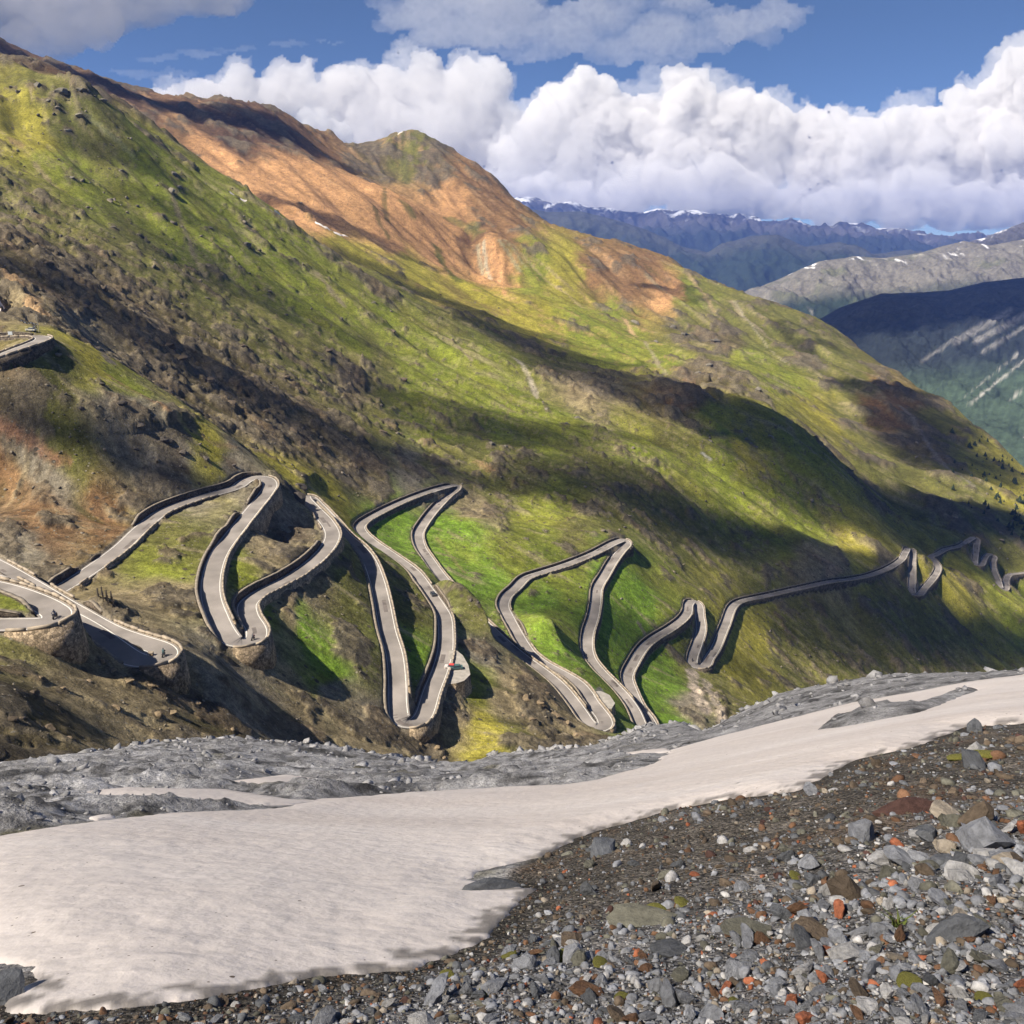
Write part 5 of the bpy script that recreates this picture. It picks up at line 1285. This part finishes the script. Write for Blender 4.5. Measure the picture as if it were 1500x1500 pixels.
# ------------------------------------------------------------------ crags and boulders on the hillside
OUTC = []
def crag_shape(seed):
    r_ = np.random.default_rng(seed)
    v, f = ICO[2]; v = v.copy()
    for _ in range(14):
        n = r_.normal(size=3); n[2] *= .6; n /= np.linalg.norm(n); o = r_.uniform(.45, .85)
        v = v-np.maximum(v@n-o, 0)[:, None]*n
    v[:, 2] += .25*fbm(v[:, 0]*2.2+seed, v[:, 1]*2.2, 3, seed, .6, True)
    v = v*(1+.34*fbm(v[:, 0]*3.4+v[:, 2]*1.2, v[:, 1]*3.4-v[:, 2]*.8, 4, seed+1, .65, True))[:, None]
    return v*np.array([1, 1, .9]), f
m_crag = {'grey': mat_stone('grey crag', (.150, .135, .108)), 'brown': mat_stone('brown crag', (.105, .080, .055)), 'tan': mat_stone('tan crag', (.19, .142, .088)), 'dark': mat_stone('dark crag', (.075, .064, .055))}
CRAGME = {}
def crag(u, v, size_px, kind, label, shape, sz=(1, 1, 1), group=None):
    P = land([u], [v])[0]; d = math.hypot(P[0], P[1]); s = size_px*d/FPX*.5
    if (kind, shape) not in CRAGME:
        me = bpy.data.meshes.new('crag'); vv, ff = crag_shape(700+shape); me.from_pydata(vv.tolist(), [], ff.tolist()); me.materials.append(m_crag[kind]); CRAGME[(kind, shape)] = me
    o = bpy.data.objects.new('rock_outcrop', CRAGME[(kind, shape)])
    o.location = (P[0], P[1], P[2]-.30*s); o.scale = (s*sz[0], s*sz[1], s*sz[2]); o.rotation_euler = (g.uniform(-.2, .2), g.uniform(-.2, .2), g.uniform(0, 6.3))
    C.objects.link(o)
    return tag(o, label, 'rock outcrop', group)
k_ = 0
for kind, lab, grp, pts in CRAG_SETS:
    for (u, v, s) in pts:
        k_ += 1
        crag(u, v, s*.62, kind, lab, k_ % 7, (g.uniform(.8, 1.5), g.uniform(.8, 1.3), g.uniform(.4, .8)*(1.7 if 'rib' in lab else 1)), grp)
# loose boulders on the slopes, past counting
n_ = 5200
u = g.uniform(0, 1500, n_); v = g.uniform(130, 1090, n_)
P, hit = cast(u, v); P[:, 2] = ground_z(P[:, 0], P[:, 1])
dd = np.hypot(P[:, 0], P[:, 1])
rdens = polar_lookup(biome[..., 3], P[:, 0], P[:, 1])
okb = hit & (g.random(n_) < rdens*1.6+.05) & (dd < 1500)
items = []
for i in np.where(okb)[0]:
    if kd.find((P[i, 0], P[i, 1], 0.0))[2] < 6.0: continue
    s = g.uniform(1.6, 3.6)*(1+2.0*g.random()**6)*dd[i]/FPX
    items.append((u[i], v[i], P[i, 0], P[i, 1], P[i, 2], s, dd[i]))
o = stones_mesh('hillside_boulders', items, 1, m_rub, kinds=(.15, .128, .098), seed=200)
tag(o, 'loose grey brown boulders scattered over the turf slopes', 'boulders', kind='stuff')

# ------------------------------------------------------------------ old snow patches on the mountain
m_psnow = mat_plain('old snow patch', (.66, .60, .56), .8, .08, .1)
def snow_patch(pts, hw, label):
    P, hit = cast([p[0] for p in pts], [p[1] for p in pts])
    s = np.linspace(0, len(pts)-1, 26)
    L = np.stack([np.interp(s, np.arange(len(pts)), P[:, j]) for j in range(2)], -1)
    d = math.hypot(P[0, 0], P[0, 1]); w = hw*d/FPX
    t = np.gradient(L, axis=0); t /= np.linalg.norm(t, axis=1)[:, None]+1e-9
    nn = np.stack([-t[:, 1], t[:, 0]], -1)
    prof = np.sin(np.linspace(0.04, .96, 26)*math.pi)**.5*(1+.4*perlin(s*2.3, s*0+hw))
    rows_ = []
    for a in np.linspace(-1, 1, 7):
        q = L+nn*(a*w*prof)[:, None]*1.6
        rows_.append(np.column_stack([q, ground_z(q[:, 0], q[:, 1])+(1-abs(a)**2)*1.6-.15]))
    o = mesh_object('snow_patch', np.stack(rows_).reshape(-1, 3), grid_faces(7, 26), m_psnow, smooth_shade=True)
    return tag(o, label, 'snow patch')
snow_patch([(336, 287), (348, 292), (362, 299)], 3.0, 'narrow snow patch at the foot of the orange scree below the dark crest')
snow_patch([(462, 333), (475, 339), (492, 344), (503, 346)], 3.0, 'larger snow patch lying in the fold under the orange scree')
snow_patch([(500, 342), (512, 346)], 2.0, 'tiny snow remnant beside the larger patch under the orange scree')
snow_patch([(402, 318), (410, 321)], 1.8, 'small snow speck along the foot of the orange scree')
snow_patch([(582, 198), (590, 195)], 2.0, 'little snow patch on the round green summit')
snow_patch([(-14, 440), (-2, 444), (3, 448)], 3.0, 'pinkish snow patch at the edge of the gravel lay-by')
snow_patch([(-14, 463), (-2, 465), (4, 467)], 2.4, 'second pinkish snow patch nearer the parked motorcycles')

# ------------------------------------------------------------------ gravel lay-bys beside the road
m_grav = mat_plain('grey gravel', (.27, .25, .225), .95, .22, .6, .03, 4.0)
def apron(pts, z, label, name='lay_by'):
    P = px(np.array([p[0] for p in pts], float), np.array([p[1] for p in pts], float), z/ratio(np.array([p[1] for p in pts], float)))
    n = len(P); top = P.copy(); bot = P.copy(); bot[:, 2] -= 6.0; bot[:, :2] += (P[:, :2]-P[:, :2].mean(0))*.12
    V = np.concatenate([top, bot]); F = [list(range(n)), list(range(2*n-1, n-1, -1))]+[[i, i+n, (i+1) % n+n, (i+1) % n] for i in range(n)]
    o = mesh_object(name, V, F, m_grav); structure(o)
    o.data.materials.append(m_tan)
    for q in o.data.polygons[2:]: q.material_index = 1
    return o
apron([(658, 952), (668, 952), (678, 960), (686, 974), (689, 988), (680, 997), (668, 1001), (654, 1002), (656, 975)], -131.9, '')
apron([(868, 1013), (880, 1012), (893, 1018), (901, 1030), (896, 1038), (884, 1038), (876, 1030)], -164.2, '')

# ------------------------------------------------------------------ vehicles
def box(cx, cy, cz, sx, sy, sz, taper=1.0, ty=1.0):
    v = []
    for z, k, q in ((-1, 1, 1), (1, taper, ty)):
        for x, y in ((-1, -1), (1, -1), (1, 1), (-1, 1)):
            v.append((cx+x*sx*.5*k, cy+y*sy*.5*q, cz+z*sz*.5))
    return np.array(v), np.array([[0, 3, 2, 1], [4, 5, 6, 7], [0, 1, 5, 4], [1, 2, 6, 5], [2, 3, 7, 6], [3, 0, 4, 7]])
def disc(r, w, cx, cy, cz, n=14):
    """wheel standing on its tread, axle along x"""
    a = np.arange(n)/n*2*math.pi
    ring = np.stack([0*a, np.cos(a)*r, np.sin(a)*r], -1)
    V = np.concatenate([ring+[cx-w/2, cy, cz], ring*.82+[cx-w/2-.01, cy, cz], ring+[cx+w/2, cy, cz], ring*.82+[cx+w/2+.01, cy, cz], [[cx-w/2-.01, cy, cz], [cx+w/2+.01, cy, cz]]])
    F = []
    for i in range(n):
        j = (i+1) % n
        F += [[i, j, 2*n+j, 2*n+i], [i, n+i, n+j, j], [2*n+i, 2*n+j, 3*n+j, 3*n+i], [n+i, 4*n, n+j, n+j], [3*n+i, 3*n+j, 4*n+1, 4*n+1]]
    return V, [list(dict.fromkeys(f)) for f in F]
def part(name, pieces, mat, parent):
    V = []; F = []; o = 0
    for v, f in pieces:
        V.append(np.asarray(v)); F += [[int(i)+o for i in q] for q in f]; o += len(v)
    return mesh_object(name, np.concatenate(V), F, mat, parent)
m_tyre = mat_plain('tyre', (.02, .02, .02), .85); m_glass = mat_plain('car glass', (.03, .04, .05), .15, spec=.6); m_lamp = mat_plain('lamp lens', (.6, .6, .58), .2); m_dark = mat_plain('black leather', (.025, .026, .03), .7)
m_steel = mat_plain('steel', (.3, .3, .31), .4, metallic=.8); m_skin = mat_plain('helmet', (.08, .08, .09), .3)
def car(loc, rz, colr, label, cls='car', roof=None):
    t = empty('parked_'+cls, loc, rz); tag(t, label, 'car' if cls == 'car' else cls)
    mb = mat_plain(label[:12], colr, .35, spec=.5)
    tall = 1.25 if cls == 'van' else 1.0
    part('body', [box(0, 0, .62, 1.78, 4.2, .62, .98, .98)], mb, t)
    part('bonnet', [box(0, 1.55, .90, 1.62, .95, .14, .94, .9)], mb, t)
    part('cabin_glass', [box(0, -.25, .93+.26*tall, 1.62, 2.5, .52*tall, .80, .68)], m_glass, t)
    part('roof', [box(0, -.25, .93+.52*tall+.035, 1.28, 1.66, .07, .95, .95)], mat_plain('roof paint', roof or colr, .35), t)
    for x in (-.82, .82):
        for y in (1.3, -1.3):
            w_ = part('wheel', [disc(.32, .2, x, y, .32)], m_tyre, t); part('rim', [disc(.20, .215, x, y, .32)], m_steel, w_)
    for x in (-.62, .62):
        part('headlight', [box(x, 2.085, .72, .36, .06, .16)], m_lamp, t)
    return t
def person_mesh(parent_loc, rz, jacket, label):
    """rider sitting astride, hands on the bars: one skinned body"""
    me = bpy.data.meshes.new('person')
    J = {'pel': (0, -.18, .86, .17), 'waist': (0, -.10, 1.08, .16), 'chest': (0, .05, 1.30, .19), 'neck': (0, .10, 1.48, .07), 'head': (0, .14, 1.60, .12), 'crown': (0, .14, 1.74, .10)}
    for s, n in ((-1, 'l'), (1, 'r')):
        J['sh'+n] = (.19*s, .06, 1.40, .085); J['el'+n] = (.30*s, .28, 1.20, .062); J['wr'+n] = (.33*s, .52, 1.10, .048); J['hd'+n] = (.33*s, .60, 1.08, .05)
        J['hip'+n] = (.11*s, -.14, .82, .12); J['kn'+n] = (.25*s, .26, .70, .085); J['an'+n] = (.24*s, .06, .34, .06); J['ft'+n] = (.25*s, .22, .27, .05)
    ks = list(J); ed = [('pel', 'waist'), ('waist', 'chest'), ('chest', 'neck'), ('neck', 'head'), ('head', 'crown')]
    for n in 'lr':
        ed += [('chest', 'sh'+n), ('sh'+n, 'el'+n), ('el'+n, 'wr'+n), ('wr'+n, 'hd'+n), ('pel', 'hip'+n), ('hip'+n, 'kn'+n), ('kn'+n, 'an'+n), ('an'+n, 'ft'+n)]
    me.from_pydata([J[k][:3] for k in ks], [(ks.index(a), ks.index(b)) for a, b in ed], [])
    o = bpy.data.objects.new('person', me); C.objects.link(o)
    m = o.modifiers.new('skin', 'SKIN')
    sv = me.skin_vertices[0].data if me.skin_vertices else None
    if sv is None:
        import bmesh as _b
        bm = _b.new(); bm.from_mesh(me); bm.verts.layers.skin.verify(); bm.to_mesh(me); bm.free(); sv = me.skin_vertices[0].data
    for i, k in enumerate(ks):
        sv[i].radius = (J[k][3], J[k][3]); sv[i].use_root = (k == 'pel')
    sb = o.modifiers.new('sub', 'SUBSURF'); sb.levels = 1; sb.render_levels = 1
    me.materials.append(mat_plain(label[:20], jacket, .7))
    o.location = tuple(parent_loc); o.rotation_euler = (0, 0, rz)
    tag(o, label, 'person', 'motorcyclists on the bends')
    hv, hf = ICO[2]
    part('helmet', [(hv*np.array([.135, .15, .145])+np.array([0, .14, 1.67]), hf)], m_skin, o)
    return o
def motorcycle(loc, rz, colr, label, group, detail=True):
    t = empty('motorcycle', loc, rz); tag(t, label, 'motorcycle', group)
    mb = mat_plain('bike paint', colr, .3)
    for y in (.72, -.72):
        part('wheel', [disc(.31, .13, 0, y, .31)], m_tyre, t)
    part('tank', [box(0, .12, .82, .30, .55, .28, .7, .8)], mb, t)
    part('seat', [box(0, -.42, .78, .26, .75, .12, .8, .95)], m_dark, t)
    part('engine', [box(0, .05, .48, .34, .62, .40, .8, .8)], m_steel, t)
    if detail:
        part('fork', [box(.09, .66, .62, .05, .10, .74), box(-.09, .66, .62, .05, .10, .74)], m_steel, t)
        part('handlebar', [box(0, .50, 1.04, .74, .05, .05)], m_dark, t)
        part('fairing', [box(0, .74, .96, .34, .22, .34, .6, .5)], mb, t)
    return t
def on_road(key, u, v):
    """nearest road sample to a photo pixel"""
    R = roads[key]
    dep = R[:, 1]*CP-R[:, 2]*SP
    uu = 750+FPX*R[:, 0]/dep; vv = 750-FPX*(R[:, 1]*SP+R[:, 2]*CP)/dep
    i = int(np.argmin((uu-u)**2+(vv-v)**2)); i = min(max(i, 1), len(R)-2)
    t = R[i+1]-R[i-1]
    return R[i], math.atan2(-t[0], t[1])
for key, u, v, jc, bc, where in (('bastion', 84, 906, (.04, .05, .09), (.05, .05, .06), 'the bend on the round bastion'), ('pier', 246, 964, (.05, .09, .10), (.06, .07, .08), 'the bend on tall piers'),
                                 ('main', 372, 938, (.06, .06, .07), (.25, .04, .03), 'the grassy hairpin with square walls'), ('main', 1014, 969, (.04, .04, .05), (.05, .05, .06), 'the hairpin above the gravel run')):
    p, a = on_road(key, u, v)
    motorcycle(p, a, bc, 'dark motorcycle leaning into %s' % where, 'motorcycles on the bends')
    person_mesh((p[0], p[1], p[2]), a, jc, 'rider in dark leathers on the motorcycle at %s' % where)
def at_z(u, v, z):
    return px(u, v, z/ratio(v))
pc = at_z(660.5, 979, -131.88); car(pc, 1.45, (.55, .50, .48), 'white and red car parked in the gravel lay-by', roof=(.5, .06, .05))
pc = at_z(668.5, 980, -131.88); car(pc, 1.75, (.05, .10, .10), 'dark teal car parked beside the white and red one')
p, a = on_road('main', 632, 872)
car((p[0]+.9, p[1], p[2]+.01), a, (.05, .05, .055), 'dark car driving along the spur between two hairpins')
# the lay-by at the upper bend
def gp(u, v):
    P = land([u], [v])[0]; return P
for i, (u, v) in enumerate(((32, 473), (37, 474), (42, 475), (46, 477), (50, 476), (54, 477), (51, 480))):
    P = gp(u, v); motorcycle(P, 1.2+.2*math.sin(i*2.1), [(.04, .04, .05), (.06, .07, .09), (.03, .03, .03)][i % 3], 'dark motorcycle parked in the row at the gravel lay-by', 'motorcycles parked at the lay-by', False)
P = gp(46, 484.5); car(P, 1.4, (.42, .40, .33), 'pale cream car parked in front of the motorcycles')
m_wood = mat_plain('weathered timber', (.30, .26, .19), .9, .2, 2.0); m_dwood = mat_plain('dark timber', (.055, .045, .036), .9, .2, 2.0); m_sign = mat_plain('sign sheet', (.55, .58, .60), .5)
P = gp(57, 487)
t = empty('timber_mast', P); tag(t, 'tall pale timber mast beside the parked motorcycles', 'mast')
part('pole', [box(0, 0, 3.6, .24, .24, 7.4, .7, .7)], m_wood, t); part('crossarm', [box(0, 0, 6.6, 1.2, .12, .12)], m_wood, t)
P = roads['upper'][int(len(roads['upper'])*.62)]; P = np.array([P[0], P[1]+5.2, P[2]])
P = at_z(25, 494.5, -34.6)+np.array([0, -4.4, .2])
t = empty('road_sign', P); tag(t, 'square pale road sign at the upper bend by the lay-by', 'sign')
part('post', [box(-.5, 0, .9, .08, .08, 1.8), box(.5, 0, .9, .08, .08, 1.8)], m_steel, t); part('panel', [box(0, -.06, 1.9, 1.7, .05, 1.3)], m_sign, t)
# rows of avalanche fencing on the slope between the bends
for k, (u, v) in enumerate(((145, 872), (152, 877), (159, 882), (166, 885))):
    P = gp(u, v+8)
    t = empty('snow_fence', P, .55); tag(t, 'dark timber avalanche fence standing in the row on the slope', 'fence', 'avalanche fences between the bends')
    for x in (-1.5, -.5, .5, 1.5):
        part('post', [box(x*.1, x*1.0, .9, .18, .18, 3.0)], m_dwood, t)
    for z in (.5, 1.0, 1.5, 2.0):
        part('rail', [box(0, 0, z, .14, 4.2, .26)], m_dwood, t)

# ------------------------------------------------------------------ dwarf conifers on the right-hand ridge
m_needle = mat_plain('dark needles', (.022, .034, .018), .95, .35, 1.2); m_bark = mat_plain('bark', (.07, .05, .035), .95)
def conifer_mesh(seed):
    r_ = np.random.default_rng(seed)
    V = []; F = []
    tiers = 7
    for k in range(tiers):
        z0 = .10+.80*k/tiers; rad_ = .30*(1-k/tiers)**.8+.03; n = 11
        off = r_.normal(0, .02, 2)
        b = len(V)
        V.append((off[0], off[1], z0+.30*(1-.3*k/tiers)))
        for i in range(n):
            a = 2*math.pi*i/n+r_.uniform(-.2, .2); q = rad_*r_.uniform(.55, 1.15)
            V.append((off[0]+math.cos(a)*q, off[1]+math.sin(a)*q, z0-r_.uniform(-.02, .06)))
        for i in range(n):
            F.append([b, b+1+i, b+1+(i+1) % n])
            if r_.random() < .75: F.append([b+1+i, b, b+1+(i+2) % n])
    return np.array(V), F
CON = []
for k in range(4):
    v_, f_ = conifer_mesh(40+k)
    me = bpy.data.meshes.new('crown'); me.from_pydata(v_.tolist(), [], f_); me.materials.append(m_needle)
    CON.append(me)
tv = np.concatenate([np.stack([np.cos(np.arange(6)*math.pi/3)*.035, np.sin(np.arange(6)*math.pi/3)*.035, np.full(6, -.08)], -1), np.stack([np.cos(np.arange(6)*math.pi/3)*.012, np.sin(np.arange(6)*math.pi/3)*.012, np.full(6, .8)], -1)])
tme = bpy.data.meshes.new('trunk'); tme.from_pydata(tv.tolist(), [], [[i, (i+1) % 6, (i+1) % 6+6, i+6] for i in range(6)]+[[6, 7, 8, 9, 10, 11]]); tme.materials.append(m_bark)
spots = []
for _ in range(400):
    u = g.uniform(1380, 1530); v = g.uniform(630, 800)
    line = 640+(u-1440)*.85
    if v < line+4 or v > line+120: continue
    w = smooth(1400, 1480, np.array(u))*.8+.1
    if g.random() < w: spots.append((u, v))
for (u, v) in spots[:95]+[(1434, 652), (1446, 648), (1475, 672), (1482, 676), (1478, 680), (1487, 690), (1496, 700)]:
    P = gp(u, v); h = g.uniform(3.0, 10.0)
    t = empty('conifer_tree', (P[0], P[1], P[2]-.2)); t.scale = (h*g.uniform(.75, 1.5), h*g.uniform(.75, 1.5), h); t.rotation_euler = (0, 0, g.uniform(0, 6.3))
    tag(t, 'small dark conifer on the steep ridge above the last bends', 'tree', 'conifers on the right ridge')
    for nm, me in (('trunk', tme), ('crown', CON[int(g.integers(4))])):
        c = bpy.data.objects.new(nm, me); c.parent = t; C.objects.link(c)

# ------------------------------------------------------------------ moss and a grass tuft between the stones
m_moss = mat_plain('yellow moss', (.20, .19, .045), .95, .35, 14.0, .02, 40.0)
mv, mf = ICO[2]
mossme = bpy.data.meshes.new('moss_cushion')
q = mv*(1+.16*fbm(mv[:, 0]*3, mv[:, 1]*3+mv[:, 2], 3, 11))[:, None]*np.array([1, .8, .28])
mossme.from_pydata(q.tolist(), [], mf.tolist()); mossme.materials.append(m_moss)
for (u, v, s) in ((1330, 1462, 46), (960, 1345, 44), (1000, 1330, 36), (830, 1425, 50), (880, 1440, 40), (655, 1440, 30), (715, 1490, 40), (1440, 1117, 44), (1400, 1120, 30), (1165, 1292, 28), (1440, 1478, 30), (1075, 1482, 28), (745, 1408, 34), (1290, 1265, 26), (910, 1488, 30)):
    az, r = fore_hit(np.array(float(u)), np.array(float(v)))
    x = float(np.sin(az)*r); y = float(np.cos(az)*r); z = float(fore_z(np.array([x]), np.array([y]))[0][0]); s_ = s*float(r)*1.08/FPX*.5
    o = bpy.data.objects.new('moss_cushion', mossme); o.location = (x, y, z+.12*s_); o.scale = (s_, s_, s_); o.rotation_euler = (-.35, 0, g.uniform(0, 6.3)); C.objects.link(o)
    tag(o, 'low yellow green moss cushion growing between the scree stones', 'moss', 'moss cushions in the scree')
m_blade = mat_plain('grass blade', (.12, .15, .03), .8)
az, r = fore_hit(np.array(1310.0), np.array(1372.0)); x = float(np.sin(az)*r); y = float(np.cos(az)*r); z = float(fore_z(np.array([x]), np.array([y]))[0][0])
t = empty('grass_tuft', (x, y, z)); tag(t, 'single green grass tuft sprouting beside the dark charcoal boulder', 'grass')
for i in range(26):
    a = g.uniform(0, 6.28); l = g.uniform(.06, .15); le = g.uniform(.3, 1.0); w = .004
    dx, dy = math.cos(a), math.sin(a); b0 = np.array([g.normal(0, .015), g.normal(0, .015), -.01])
    pts_ = [b0+np.array([dx*le*l*s*s, dy*le*l*s*s, l*s*(1-.3*le*s)]) for s in (0, .5, 1)]
    sd_ = np.array([-dy*w, dx*w, 0])
    mesh_object('blade', [pts_[0]-sd_, pts_[0]+sd_, pts_[1]+sd_, pts_[1]-sd_, pts_[2]], [[0, 1, 2, 3], [3, 2, 4]], m_blade, t)

# ------------------------------------------------------------------ masonry ribs under the outer walls
def buttress(key, u, v, side, offs, h, label, mat):
    R = roads[key]; nrm = frame(R)
    dep = R[:, 1]*CP-R[:, 2]*SP
    uu = 750+FPX*R[:, 0]/dep; vv = 750-FPX*(R[:, 1]*SP+R[:, 2]*CP)/dep
    i0 = int(np.argmin((uu-u)**2+(vv-v)**2))
    for k in offs:
        i = min(max(i0+k, 1), len(R)-2)
        n = nrm[i, :2]*side; p = R[i, :2]+n*(HW+.95)
        gz_ = float(ground_z(np.array([p[0]+n[0]*1.5]), np.array([p[1]+n[1]*1.5]))[0])
        hh = max(min(R[i, 2]-gz_+1.0, h), 2.0)
        t_ = empty('stone_buttress', (p[0], p[1], R[i, 2]-hh), math.atan2(n[1], n[0])); tag(t_, label, 'buttress', label)
        bv, bf = box(0, 0, hh*.5-.1, 2.0, 1.1, hh, .45, .85)
        part('rib', [(bv, bf)], mat, t_); part('cap', [box(0, 0, hh-.02, 1.0, 1.05, .16)], m_para, t_)
buttress('main', 918, 797, -1, (-9, -6, -3, 0, 3, 6), 9, 'ribbed stone buttress under the bend at the tip of the green slope', m_wall)
buttress('pier', 241, 962, -1, (-5, 1, 7), 10, 'tall stone pier carrying the bend beside the round bastion', m_tan)
